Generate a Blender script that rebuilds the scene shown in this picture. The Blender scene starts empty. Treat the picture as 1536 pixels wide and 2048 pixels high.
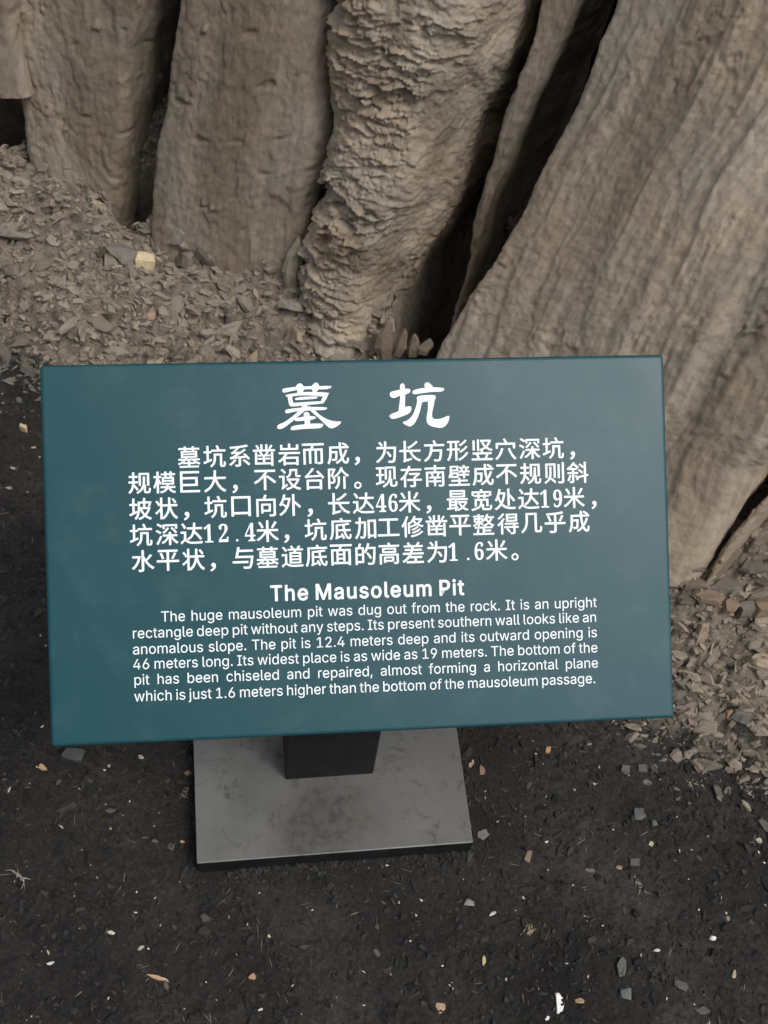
import bpy, math, random
import numpy as np
from mathutils import Vector, Matrix

S = bpy.context.scene
COL = S.collection
random.seed(7)
rng = np.random.default_rng(11)

# ------------------------------------------------------------------ camera
F_PX, CX, CY = 2604.0, 768.0, 1024.0
CAM_H, PITCH, ROLL = 1.5, 0.9845, 0.1464
def rmat(ax, a):
    return np.array(Matrix.Rotation(a, 3, ax))
CAMR = rmat('X', math.pi/2 - PITCH) @ rmat('Z', ROLL)
CAMP = np.array([0.0, 0.0, CAM_H])
cam = bpy.data.cameras.new('camera')
cam.sensor_fit = 'VERTICAL'
cam.sensor_height = 24.0
cam.lens = 24.0 * F_PX / 2048.0
cam.clip_start = 0.05
cam.clip_end = 500
cam.dof.use_dof = True
cam.dof.focus_distance = 1.33
cam.dof.aperture_fstop = 9.0
camo = bpy.data.objects.new('camera', cam)
COL.objects.link(camo)
M4 = Matrix([list(r) for r in CAMR]).to_4x4()
camo.matrix_world = Matrix.Translation((0, 0, CAM_H)) @ M4
S.camera = camo

# ------------------------------------------------------------------ light
SUN_EL, SUN_AZ = 61.0, 122.0          # degrees; azimuth from +Y towards +X
world = bpy.data.worlds.new('World')
S.world = world
world.use_nodes = True
wn = world.node_tree
bg = wn.nodes['Background']
sky = wn.nodes.new('ShaderNodeTexSky')
sky.sky_type = 'NISHITA'
sky.sun_disc = False
sky.sun_elevation = math.radians(SUN_EL)
sky.sun_rotation = math.radians(SUN_AZ)
sky.air_density = 1.0
sky.dust_density = 3.0
sky.ozone_density = 1.0
hsv = wn.nodes.new('ShaderNodeHueSaturation')
hsv.inputs['Saturation'].default_value = 0.3
wn.links.new(sky.outputs[0], hsv.inputs['Color'])
wn.links.new(hsv.outputs[0], bg.inputs[0])
bg.inputs[1].default_value = 0.15
sun = bpy.data.lights.new('sun', 'SUN')
sun.energy = 0.9
sun.angle = math.radians(18)
sun.color = (1.0, 0.95, 0.88)
suno = bpy.data.objects.new('sun', sun)
COL.objects.link(suno)
e, a = math.radians(SUN_EL), math.radians(SUN_AZ)
sdir = Vector((math.sin(a)*math.cos(e), math.cos(a)*math.cos(e), math.sin(e)))
suno.rotation_euler = sdir.to_track_quat('Z', 'Y').to_euler()
suno.location = sdir * 10
vs = S.view_settings
vs.view_transform = 'Standard'
vs.look = 'None'
vs.gamma = 1.0
vs.use_curve_mapping = False
vs.exposure = 0.5

# ------------------------------------------------------------------ helpers
def ray(px, py):
    d = CAMR @ np.array([(px-CX)/F_PX, (CY-py)/F_PX, -1.0])
    return d
def on_plane(px, py, P0, n):
    d = ray(px, py)
    t = np.dot(P0-CAMP, n) / np.dot(d, n)
    return CAMP + t*d

def _h(ix, iy, iz, seed):
    h = (ix.astype(np.uint64)*np.uint64(374761393) + iy.astype(np.uint64)*np.uint64(668265263)
         + iz.astype(np.uint64)*np.uint64(2147483647) + np.uint64(seed*1274126177 % 4294967291)) & np.uint64(0xffffffff)
    h = ((h ^ (h >> np.uint64(13))) * np.uint64(1274126177)) & np.uint64(0xffffffff)
    h = ((h ^ (h >> np.uint64(16))) * np.uint64(2246822519)) & np.uint64(0xffffffff)
    return h ^ (h >> np.uint64(15))
def noise2(x, y, seed=0):
    """gradient noise, about -1..1"""
    x = np.asarray(x, float) + 1000.5; y = np.asarray(y, float) + 1000.5
    xi = np.floor(x).astype(np.int64); yi = np.floor(y).astype(np.int64)
    xf = x-xi; yf = y-yi
    u = xf*xf*xf*(xf*(xf*6-15)+10); v = yf*yf*yf*(yf*(yf*6-15)+10)
    def g(i, j):
        a = (_h(xi+i, yi+j, xi*0, seed) & np.uint64(1023)).astype(float) * (2*math.pi/1024)
        return np.cos(a)*(xf-i) + np.sin(a)*(yf-j)
    return 1.5*((g(0, 0)*(1-u)+g(1, 0)*u)*(1-v) + (g(0, 1)*(1-u)+g(1, 1)*u)*v)
def fbm(x, y, seed=0, oct=4, lac=2.1, gain=0.5):
    s = 0; a = 1
    for k in range(oct):
        s = s + a*noise2(x, y, seed+k*17); x = x*lac; y = y*lac; a *= gain
    return s
def ridged(x, y, seed=0, oct=3):
    s = 0; a = 1
    for k in range(oct):
        s = s + a*(1-np.abs(noise2(x, y, seed+k*13))*1.6); x = x*2.1; y = y*2.1; a *= .5
    return s/1.75
def sstep(a, b, x):
    t = np.clip((x-a)/(b-a), 0, 1)
    return t*t*(3-2*t)
def facets(u, v, fu, fv, seed, tu=.5, tv=.5, lean=0.0, jump=.5, warp=.35, k=22.0):
    """broken plates: every cell has its own height and tilt; sharp steps between cells"""
    x = u*fu + warp*noise2(u*fu*1.7, v*fv*1.7, seed+70); y = v*fv + warp*noise2(u*fu*1.7+9, v*fv*1.7, seed+71)
    x = x+500.0; y = y+500.0
    xi = np.floor(x).astype(np.int64); yi = np.floor(y).astype(np.int64)
    wsum = np.full(x.shape, 1e-12); out = np.zeros(x.shape)
    for i in (-1, 0, 1):
        for j in (-1, 0, 1):
            h = _h(xi+i, yi+j, xi*0+7, seed)
            jx = (h & np.uint64(255)).astype(float)/255; jy = ((h >> np.uint64(8)) & np.uint64(255)).astype(float)/255
            dx = x-(xi+i+.15+.7*jx); dy = y-(yi+j+.15+.7*jy)
            d = dx*dx+dy*dy
            a_ = ((h >> np.uint64(16)) & np.uint64(255)).astype(float)/127.5-1
            b_ = ((h >> np.uint64(20)) & np.uint64(255)).astype(float)/127.5-1
            c_ = ((h >> np.uint64(4)) & np.uint64(255)).astype(float)/127.5-1
            val = jump*c_ + tu*a_*dx + (tv*b_-lean)*dy
            w_ = np.exp(-k*d); wsum += w_; out += w_*val
    return out/wsum
def scales(u, v, fu, fv, seed, warp=0.9):
    """overlapping ledges: jumps out, then slopes back in going up"""
    w = v*fv + warp*fbm(u*fu, v*fu*0.8, seed, 3)
    f = w - np.floor(w)
    row = np.floor(w)
    amp = 0.5+0.9*noise2(u*fu*1.3+row*3.7, row*5.1, seed+5)
    edge = sstep(0, .1, f)
    return np.clip(amp, 0, 1.4)*(1-f)*edge

def mesh_obj(name, V, Fc, mat, parent=None, smooth=False):
    me = bpy.data.meshes.new(name)
    V = np.asarray(V, np.float32)
    if isinstance(Fc, np.ndarray):
        n, k = Fc.shape
        me.vertices.add(len(V)); me.vertices.foreach_set('co', V.ravel())
        me.loops.add(n*k); me.loops.foreach_set('vertex_index', Fc.astype(np.int32).ravel())
        me.polygons.add(n)
        me.polygons.foreach_set('loop_start', np.arange(0, n*k, k, dtype=np.int32))
        me.polygons.foreach_set('loop_total', np.full(n, k, np.int32))
        me.update(calc_edges=True)
    else:
        me.from_pydata([tuple(map(float, p)) for p in V], [], Fc)
    me.polygons.foreach_set('use_smooth', np.full(len(me.polygons), smooth))
    me.update()
    if mat: me.materials.append(mat)
    o = bpy.data.objects.new(name, me)
    COL.objects.link(o)
    if parent: o.parent = parent
    return o
def tag(o, label=None, cat=None, group=None, kind=None):
    if label: o['label'] = label
    if cat: o['category'] = cat
    if group: o['group'] = group
    if kind: o['kind'] = kind
    return o
def grid_faces(nr, nc):
    i = np.arange(nr-1)[:, None]*nc + np.arange(nc-1)[None, :]
    return np.stack([i, i+1, i+nc+1, i+nc], -1).reshape(-1, 4)
def set_attr(o, name, val):
    at = o.data.attributes.new(name, 'FLOAT', 'POINT')
    at.data.foreach_set('value', np.asarray(val, np.float32).ravel())

# ------------------------------------------------------------------ materials
class NT:
    def __init__(s, name):
        s.m = bpy.data.materials.new(name); s.m.use_nodes = True
        s.t = s.m.node_tree; s.b = s.t.nodes['Principled BSDF']
    def n(s, typ, **kw):
        nd = s.t.nodes.new(typ)
        for k, v in kw.items():
            if k.startswith('i_'):
                key = k[2:].replace('_', ' ')
                nd.inputs[key].default_value = v
            else: setattr(nd, k, v)
        return nd
    def l(s, a, b): s.t.links.new(a, b)
    def coord(s, scale=(1, 1, 1), out='Object', rot=(0, 0, 0)):
        tc = s.n('ShaderNodeTexCoord'); mp = s.n('ShaderNodeMapping')
        mp.inputs['Scale'].default_value = scale
        mp.inputs['Rotation'].default_value = rot
        s.l(tc.outputs[out], mp.inputs[0]); return mp.outputs[0]
    def noise(s, vec, scale, detail=6, rough=.6, dist=0.0):
        nd = s.n('ShaderNodeTexNoise')
        nd.inputs['Scale'].default_value = scale; nd.inputs['Detail'].default_value = detail
        nd.inputs['Roughness'].default_value = rough; nd.inputs['Distortion'].default_value = dist
        s.l(vec, nd.inputs['Vector']); return nd.outputs[0]
    def ramp(s, fac, stops):
        r = s.n('ShaderNodeValToRGB'); el = r.color_ramp.elements
        while len(el) < len(stops): el.new(0.5)
        for q, (p, c) in zip(el, stops):
            q.position = p; q.color = (*c, 1) if len(c) == 3 else c
        s.l(fac, r.inputs[0]); return r.outputs[0]
    def mix(s, fac, a, b, mode='MIX'):
        m = s.n('ShaderNodeMix'); m.data_type = 'RGBA'; m.blend_type = mode
        if isinstance(fac, (int, float)): m.inputs[0].default_value = fac
        else: s.l(fac, m.inputs[0])
        for v, idx in ((a, 6), (b, 7)):
            if isinstance(v, tuple): m.inputs[idx].default_value = (*v, 1)
            else: s.l(v, m.inputs[idx])
        return m.outputs[2]
    def math(s, op, a, b=0.0, clamp=False):
        m = s.n('ShaderNodeMath'); m.operation = op; m.use_clamp = clamp
        for v, i in ((a, 0), (b, 1)):
            if isinstance(v, (int, float)): m.inputs[i].default_value = v
            else: s.l(v, m.inputs[i])
        return m.outputs[0]
    def attr(s, name):
        a = s.n('ShaderNodeAttribute'); a.attribute_name = name; return a
    def bump(s, hgt, dist, strength=1.0, prev=None):
        b = s.n('ShaderNodeBump'); b.inputs['Distance'].default_value = dist
        b.inputs['Strength'].default_value = strength
        s.l(hgt, b.inputs['Height'])
        if prev: s.l(prev, b.inputs['Normal'])
        s.l(b.outputs[0], s.b.inputs['Normal']); return b.outputs[0]
    def color(s, c):
        if isinstance(c, tuple): s.b.inputs['Base Color'].default_value = (*c, 1)
        else: s.l(c, s.b.inputs['Base Color'])
    def rough(s, v):
        if isinstance(v, (int, float)): s.b.inputs['Roughness'].default_value = v
        else: s.l(v, s.b.inputs['Roughness'])

def rock_material(name, base, vary=1.0, streak=True):
    """uses UV: x across the block in metres, y along it"""
    m = NT(name)
    v = m.coord(out='UV')
    o = m.coord(out='Object')
    if streak:
        st = m.coord(scale=(1, .12, 1), out='UV')
        st2 = m.coord(scale=(1, .3, 1), out='UV')
    else:
        st = st2 = v
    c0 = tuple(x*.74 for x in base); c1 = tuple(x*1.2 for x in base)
    warm = (base[0]*1.12, base[1]*.98, base[2]*.84)
    col = m.ramp(m.noise(st, 26, 7, .6), [(.3, c0), (.5, base), (.72, c1)])
    patch = m.ramp(m.noise(o, 7, 4, .55), [(.42, (0, 0, 0)), (.62, (1, 1, 1))])
    col = m.mix(m.math('MULTIPLY', patch, .5), col, warm)
    band = m.ramp(m.noise(st, 8.5, 3, .5), [(.34, (.62, .59, .55)), (.5, (.95, .95, .95)), (.66, (1.25, 1.25, 1.25))])
    col = m.mix(.9, col, band, 'MULTIPLY')
    sp = m.ramp(m.noise(st2, 120, 6, .7), [(.3, (.72, .70, .68)), (.55, (1, 1, 1)), (.75, (1.15, 1.14, 1.12))])
    col = m.mix(.75, col, sp, 'MULTIPLY')
    # pale lime bloom in large soft patches
    lime = m.ramp(m.noise(st2, 11, 5, .6), [(.55, (0, 0, 0)), (.75, (1, 1, 1))])
    col = m.mix(m.math('MULTIPLY', lime, .35), col, (.34, .32, .285))
    m.color(col)
    m.rough(.82)
    m.b.inputs['Specular IOR Level'].default_value = .25
    h1 = m.noise(st2, 55, 8, .65)
    h2 = m.noise(v, 190, 6, .7)
    b = m.bump(h1, .0025*vary, .6)
    m.bump(h2, .0022*vary, .7, b)
    return m.m

M_rockA = rock_material('weathered grey brown rock', (.285, .246, .2), .8)
M_rockC = rock_material('flaking rock', (.325, .28, .224), 1.0, streak=False)
M_rockD = rock_material('pale striated rock', (.4, .343, .273), .8)
M_crevice_shade = rock_material('crevice shade rock', (.03, .026, .023), 1.0, streak=False)  # crevice shade put into the rock colour, far darker than the blocks

def stone_material(name, stops, rand='object', rough=.85, grain=1.0):
    m = NT(name)
    if rand == 'object':
        f = m.n('ShaderNodeObjectInfo').outputs['Random']
    else:
        f = m.attr('tint').outputs['Fac']
    col = m.ramp(f, stops)
    o = m.coord(out='Object')
    col = m.mix(.8, col, m.ramp(m.noise(o, 140, 5, .65), [(.3, (.62, .6, .58)), (.55, (1, 1, 1)), (.8, (1.2, 1.18, 1.14))]), 'MULTIPLY')
    m.color(col); m.rough(rough)
    m.b.inputs['Specular IOR Level'].default_value = .25
    m.bump(m.noise(o, 300, 5, .6), .0012*grain, .7)
    return m.m
SHALE = [(0, (.12, .105, .088)), (.3, (.22, .187, .150)), (.62, (.28, .239, .19)), (.86, (.36, .308, .246)), (.95, (.34, .27, .19)), (1, (.42, .35, .25))]
M_chip = stone_material('shale chips', SHALE)
M_chip_a = stone_material('loose shale', SHALE, 'attr')
DARKS = [(0, (.014, .0135, .013)), (.5, (.027, .026, .0245)), (.85, (.045, .043, .040)), (.96, (.075, .071, .065)), (1, (.12, .112, .10))]
M_peb = stone_material('dark pebbles', DARKS)
M_grit = stone_material('dark grit', DARKS, 'attr')
M_pale = stone_material('pale specks', [(0, (.32, .3, .27)), (.45, (.6, .58, .52)), (.8, (.5, .4, .25)), (1, (.75, .74, .7))], 'attr', .7, .3)
M_litter = stone_material('dry litter', [(0, (.07, .06, .05)), (.5, (.14, .12, .095)), (1, (.26, .22, .16))], 'attr', .8, .3)
def flat_stone(name, c, rough=.8):
    m = NT(name); o = m.coord(out='Object')
    a = tuple(x*.74 for x in c); b = tuple(min(1, x*1.12) for x in c)
    m.color(m.ramp(m.noise(o, 110, 6, .65), [(.32, a), (.52, c), (.72, b)])); m.rough(rough)
    m.bump(m.noise(o, 260, 5, .65), .0012, .8); return m.m

# ground sheet: soil and scree dust, mixed by what lies there
mg = NT('charcoal soil and scree')
o_ = mg.coord(out='Object')
soil = mg.ramp(mg.noise(o_, 9, 6, .6), [(.3, (.019, .018, .017)), (.55, (.031, .029, .027)), (.75, (.049, .045, .041))])
pt = mg.ramp(mg.noise(o_, 4.2, 4, .55), [(.4, (.78, .78, .78)), (.62, (1.35, 1.33, 1.3))])
soil = mg.mix(1.0, soil, pt, 'MULTIPLY')
soil = mg.mix(.85, soil, mg.ramp(mg.noise(o_, 190, 6, .75), [(.3, (.4, .4, .4)), (.52, (1, 1, 1)), (.72, (1.9, 1.85, 1.8))]), 'MULTIPLY')
scr = mg.ramp(mg.noise(o_, 60, 7, .65), [(.3, (.12, .105, .087)), (.52, (.23, .195, .155)), (.75, (.31, .265, .212))])
mg.color(mg.mix(mg.attr('scree').outputs['Fac'], soil, scr))
mg.rough(.9)
mg.b.inputs['Specular IOR Level'].default_value = .2
bb = mg.bump(mg.noise(o_, 130, 8, .7), .005, .8)
mg.bump(mg.noise(o_, 420, 4, .7), .0015, .8, bb)
M_ground = mg.m

# ------------------------------------------------------------------ ground heightfield
BND = np.array([(-40, 2.0), (-1.5, 1.32), (-.62, 1.21), (-.50, 1.14), (-.30, 1.06), (0, .95), (.25, .83), (.42, .735), (.54, .70), (1.5, .52), (40, 0)])
def scree_d(x, y):
    """distance (m) behind the foot of the scree"""
    return (y - np.interp(x, BND[:, 0], BND[:, 1]))*.92
def ground_base(x, y):
    d = scree_d(x, y) + .02*noise2(x*6, y*6, 3)
    rise = np.where(d > 0, np.minimum(d, .37)*(.48+.22*sstep(.2, .4, x)), 0) + .02*np.exp(-((x-.47)/.1)**2-((y-.97)/.09)**2)
    rise = rise*sstep(-.01, .09, d)
    return rise
DIPS = []
def ground_z(x, y, fine=True):
    z = ground_base(x, y)
    for dx_, dy_, ra_, rb_, an_, dep_ in DIPS:
        c_, s_ = math.cos(an_), math.sin(an_)
        p_ = ((x-dx_)*c_+(y-dy_)*s_)/ra_; q_ = (-(x-dx_)*s_+(y-dy_)*c_)/rb_
        z = z - dep_*np.exp(-(p_*p_+q_*q_)**2)
    near = 1-sstep(2.5, 4, np.hypot(x, y))
    d = scree_d(x, y)
    k = sstep(-.02, .08, d)
    z = z + near*.006*fbm(x*7, y*7, 21, 3)
    if fine:
        z = z + near*(1-k)*(.0020*fbm(x*55, y*55, 31, 4, gain=.65) + .0022*facets(x, y, 55, 55, 33, .9, .9, 0, .5, .8)*sstep(-.3, .5, noise2(x*10, y*10, 35)) + .0016*facets(x, y, 120, 120, 34, .9, .9, 0, .6, .8))
        z = z + near*k*(.012*fbm(x*12, y*16, 41, 3) + .011*facets(x, y, 22, 34, 51, .7, .9, .5, .6, .6) + .0065*facets(x, y, 48, 75, 61, .8, .9, .5, .6, .6) + .0028*facets(x, y, 110, 150, 63, .9, .9, .4, .6, .6))
    # trampled flat round the base plate of the sign
    r = np.hypot((x-.0)/.24, (y-.63)/.22)
    f = 1-sstep(.7, 1.25, r)
    z = z*(1-f)
    return z
def axis(lo, hi, step, far, nfar=26):
    core = np.arange(lo, hi+1e-9, step)
    g = np.geomspace(step*2, far, nfar)
    return np.concatenate([(lo-g)[::-1], core, hi+g])
def on_ground(px, py):
    d = ray(px, py); t = 0.9
    P = CAMP + d*(-CAM_H/d[2])
    z = 0
    for k in range(25):
        z = .5*z + .5*float(ground_z(np.array([P[0]]), np.array([P[1]]), False)[0])
        P = CAMP + d*((z-CAM_H)/d[2])
    return P

# black clefts between the rocks go down behind the scree
for px_, py_, ra_, rb_, an_, dep_ in ((905, 590, .055, .13, -.15, .40), (272, 380, .028, .035, 0, .30), (5, 215, .045, .05, 0, .22)):
    P_ = on_ground(px_, py_)
    DIPS.append((P_[0], P_[1], ra_, rb_, an_, dep_))
_D = DIPS[:]; DIPS.clear()
PA = on_ground(880, 690); PL = on_ground(0, 400); PB = on_ground(1350, 1150)
DIPS.extend(_D)
xs = axis(-.78, .78, .0028, 60); ys = axis(.16, 1.55, .0028, 60)
X, Y = np.meshgrid(xs, ys)
Z = ground_z(X, Y)
ground = mesh_obj('ground', np.stack([X, Y, Z], -1).reshape(-1, 3), grid_faces(len(ys), len(xs)), M_ground, smooth=True)
tag(ground, kind='structure')
dsc = scree_d(X, Y) + .05*fbm(X*9, Y*9, 71, 4) + .02*fbm(X*40, Y*40, 75, 2)
set_attr(ground, 'scree', sstep(-.02, .06, dsc))

# ------------------------------------------------------------------ rock blocks
def plane_from(P, Q, elev):
    d = Q-P; h = np.array([d[1], -d[0], 0.]); h /= np.linalg.norm(h)
    if h[1] > 0: h = -h
    e = math.radians(elev)
    return np.array([h[0]*math.cos(e), h[1]*math.cos(e), math.sin(e)])
nW = plane_from(PL, PA, 18.0)
nD = plane_from(PA, PB, 23.0)

def block(name, pairs, P0, n, rL, rR, disp, mat, step=.0026, deep=.34, bulge=.0, dense=(-60, 1260), shift=0.0, edge=.006, seed=0, dL=None, dR=None):
    """pairs: rows of (Lx, Ly, Rx, Ry) outlining the face, unprojected on to the block's own plane"""
    P0 = P0 + n*shift
    A = np.array([on_plane(p[0], p[1], P0, n) for p in pairs])
    B = np.array([on_plane(p[2], p[3], P0, n) for p in pairs])
    mid = (A+B)/2
    cum = np.concatenate([[0], np.cumsum(np.linalg.norm(np.diff(mid, axis=0), axis=1))])
    yim = np.array([min(p[1], p[3]) for p in pairs]); ymx = np.array([max(p[1], p[3]) for p in pairs])
    ts = []; t = 0
    while t < cum[-1]:
        ts.append(t); y0 = np.interp(t, cum, ymx); y1 = np.interp(t, cum, yim)
        t += step if (y0 > dense[0] and y1 < dense[1]) else step*7
    ts.append(cum[-1]); ts = np.array(ts)
    def rs(Q):
        R_ = np.stack([np.interp(ts, cum, Q[:, k]) for k in range(3)], -1)
        k = np.ones(9)/9
        pad = np.concatenate([np.repeat(R_[:1], 4, 0), R_, np.repeat(R_[-1:], 4, 0)])
        return np.stack([np.convolve(pad[:, j], k, 'valid') for j in range(3)], -1)
    A = rs(A); B = rs(B)
    W = np.linalg.norm(B-A, axis=1); ax = (B-A)/W[:, None]
    along = (mid[0]-mid[-1]); along /= np.linalg.norm(along)
    # ragged edges
    A = A + ax*(edge*fbm(ts*9, ts*0+seed, 90+seed, 3, gain=.4))[:, None]
    B = B + ax*(edge*fbm(ts*9, ts*0+seed+9, 95+seed, 3, gain=.4))[:, None]
    W = np.linalg.norm(B-A, axis=1)
    nc = max(24, int(np.median(W)/step))
    el_ = dL or rL; er_ = dR or rR
    nl = max(8, int(1.4*max(rL, el_)/step)); nr = max(8, int(1.4*max(rR, er_)/step))
    th = np.linspace(0, 1, nl, endpoint=False)*math.pi/2
    rows = []; ucoord = []
    back = np.linspace(1, 0, 46, endpoint=False)**1.3
    Wc = W[:, None]
    rl = np.minimum(rL, W*.45)[:, None]; rr = np.minimum(rR, W*.45)[:, None]
    # columns: back-left, arc-left, face, arc-right, back-right
    uL = rl*(1-np.sin(th))[None, :]*1.0; 
    u1 = rl - rl*np.cos(th)[None, :]; d1 = el_ - el_*np.sin(th)[None, :] + 0*rl
    fc = np.linspace(0, 1, nc)
    u2 = rl + (Wc-rl-rr)*fc[None, :]; d2 = np.zeros_like(u2)
    th2 = (np.arange(nr)+1)/nr*math.pi/2
    u3 = Wc-rr + rr*np.sin(th2)[None, :]; d3 = er_*(1-np.cos(th2))[None, :] + 0*rr
    u0 = np.zeros((len(ts), len(back))) + back[None, :]*.05; d0 = el_ + back[None, :]*deep + 0*rl
    u4 = np.zeros((len(ts), len(back))) + Wc - back[::-1][None, :]*.05; d4 = er_ + back[::-1][None, :]*deep + 0*rr
    U = np.concatenate([u0, u1, u2, u3, u4], 1); D = np.concatenate([d0, d1, d2, d3, d4], 1)
    s = U/Wc
    D = D - bulge*(1-(2*s-1)**2)
    P = A[:, None, :] + ax[:, None, :]*U[..., None] - n[None, None, :]*D[..., None]
    # arc length across for noise
    dc = np.linalg.norm(np.diff(P, axis=1), axis=2)
    uc = np.concatenate([np.zeros((len(ts), 1)), np.cumsum(dc, 1)], 1) - (deep+.02)
    vc = np.repeat(-ts[:, None], P.shape[1], 1)
    du = np.gradient(P, axis=1); dv = np.gradient(P, axis=0)
    N = np.cross(du, dv); N /= (np.linalg.norm(N, axis=2, keepdims=True)+1e-12)
    if np.mean(N[:, P.shape[1]//2] @ n) < 0: N = -N
    h = disp(uc, vc, s)
    P = P + N*h[..., None]
    o = mesh_obj(name, P.reshape(-1, 3), grid_faces(P.shape[0], P.shape[1]), mat, smooth=True)
    uv = o.data.uv_layers.new(name='UVMap')
    vi = np.empty(len(o.data.loops), np.int32); o.data.loops.foreach_get('vertex_index', vi)
    UV = np.stack([uc.ravel()+seed*3.3, vc.ravel()], -1)[vi]
    uv.data.foreach_set('uv', UV.astype(np.float32).ravel())
    return o

def disp_soft(seed, st=1.0, pits=1.0):
    def f(u, v, s):
        h = .007*fbm(u*6, v*2.2, seed, 3)
        h += .006*facets(u, v, 5, 2.2, seed+1, 1.1, .5, .0, .3, .5)
        h += st*.0026*facets(u, v, 13, 4.5, seed+2, .8, .5, .2, .45, .5)
        h += st*.0016*facets(u, v, 34, 11, seed+3, .8, .6, .3, .5, .5)
        m = sstep(-.1, .45, noise2(u*8, v*6, seed+21))
        h += m*.0016*facets(u, v, 70, 48, seed+5, .8, .6, .6, .5, .6)
        h += .0013*fbm(u*90, v*60, seed+11, 3, gain=.6)
        q = noise2(u*16, v*16, seed+43)
        h += pits*.006*sstep(.66, .72, q)*sstep(-.2, .6, facets(u, v, 60, 60, seed+6))
        h -= pits*.0035*sstep(.62, .8, noise2(u*22, v*40, seed+45))
        return h
    return f
def disp_flaky(u, v, s):
    a = 1-sstep(.36, .78, s+.3*fbm(u*6, v*6, 5, 2))       # the left half of the column is flaking
    h = .014*fbm(u*5, v*4, 77, 3)
    w = v + u*.18 + .012*noise2(u*9, v*9, 79)
    k = .35+.65*sstep(-.35, .35, noise2(u*7, v*6, 81))
    h += k*(.16+.84*a)*(.0082*facets(u, w, 14, 32, 101, .5, .7, 1.1, .7, .6, 34) + .0058*facets(u, w, 26, 66, 111, .6, .8, 1.3, .7, .6) + .0024*facets(u, w, 62, 120, 121, .7, .7, .8, .6, .6))
    h += (1-a)*(.004*fbm((u*.6+v*.45)*14, (v-u)*6, 131, 3) + .002*facets((u*.8+v*.5), (v*.8-u*.5), 30, 12, 135, .8, .6, .2, .5, .5))
    h += .0014*fbm(u*90, v*90, 141, 3, gain=.6)
    return h
def disp_stri(u, v, s):
    ww = u + .03*noise2(v*2.2, u*2, 201)
    h = .013*fbm(ww*5.0, v*.8, 203, 3)
    h += .0065*facets(ww, v, 7, 1.3, 205, 1.1, .4, .0, .35, .35)
    h += .0036*facets(ww, v, 22, 2.2, 207, 1.1, .5, .1, .4, .4, 16)
    h += .0018*facets(ww, v, 50, 6, 209, 1.0, .6, .2, .4, .5)
    h += .0012*fbm(u*90, v*60, 211, 3, gain=.6)
    g = ridged(ww*6+.3, v*.6, 215, 1)
    h -= .010*sstep(.86, 1.0, g)*sstep(-.1, .3, noise2(v*2.5, u*3, 217))
    h += .0018*sstep(.1, .5, noise2(u*8, v*8, 221))*facets(u, v, 50, 40, 223, .8, .6, .8, .6, .6)
    h += .004*sstep(.72, .77, noise2(u*30, v*26, 233))*sstep(-.2, .6, facets(u, v, 60, 60, 235))
    return h

pA = [(60, -900, 420, -900), (8, -150, 322, -150), (18, 0, 300, 0), (30, 110, 276, 110), (40, 190, 268, 190), (46, 250, 254, 250), (50, 305, 247, 305), (62, 345, 242, 345), (80, 420, 234, 420), (90, 480, 230, 480), (95, 620, 220, 620)]
pI = [(-1000, -900, 62, -900), (-1000, -150, 10, -150), (-1000, 0, 20, 0), (-1000, 80, 28, 80), (-1000, 110, 40, 140), (-1000, 150, 56, 203)]
pB = [(470, -900, 720, -900), (385, -150, 675, -150), (362, 0, 662, 0), (350, 70, 655, 70), (335, 150, 650, 150), (320, 250, 648, 250), (309, 340, 640, 340), (300, 430, 618, 430), (296, 500, 606, 500), (290, 700, 590, 700)]
pC = [(740, -900, 1290, -900), (668, -150, 1080, -150), (672, 0, 1040, 0), (652, 95, 1012, 95), (630, 190, 982, 190), (642, 262, 960, 262), (634, 300, 946, 300), (618, 352, 926, 352), (636, 400, 904, 400), (602, 470, 870, 470), (588, 560, 822, 560), (600, 640, 780, 640), (610, 760, 745, 760)]
pE = [(1300, -900, 1470, -900), (1098, -150, 1212, -150), (1074, 0, 1168, 0), (1052, 90, 1132, 90), (1030, 180, 1090, 180), (1006, 260, 1048, 260), (985, 330, 1014, 330), (962, 400, 986, 400), (945, 470, 968, 470), (925, 560, 944, 560), (885, 690, 905, 690), (850, 800, 880, 800)]
pD = [(1560, -900, 2750, -900), (1300, -150, 2330, -150), (1246, -10, 2220, -10), (1236, 25, 2180, 40), (1192, 150, 2090, 200), (1145, 245, 2010, 330), (1092, 330, 1950, 440), (1050, 415, 1890, 560), (1000, 505, 1800, 690), (955, 580, 1700, 800), (925, 640, 1610, 900), (885, 705, 1515, 950), (860, 780, 1412, 1085), (840, 880, 1340, 1185)]
pF = [(2160, 200, 2260, 200), (1720, 800, 1800, 800), (1560, 960, 1620, 930), (1510, 1015, 1545, 985), (1450, 1100, 1485, 1060), (1400, 1180, 1440, 1130), (1340, 1290, 1400, 1200)]
pG = [(2300, 300, 3000, 300), (1850, 760, 2500, 760), (1640, 930, 2200, 1000), (1560, 1000, 2100, 1120), (1500, 1080, 2000, 1250), (1430, 1200, 1900, 1400), (1380, 1330, 1820, 1700)]
pH = [(-900, -900, -90, -900), (-1000, -150, -165, -150), (-1000, 0, -135, 0), (-1000, 110, -85, 110), (-1000, 180, -60, 180), (-1000, 250, -45, 250), (-1000, 330, -30, 330), (-1000, 500, -20, 500), (-1000, 640, -20, 640), (-1000, 1250, -60, 1250)]

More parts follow.
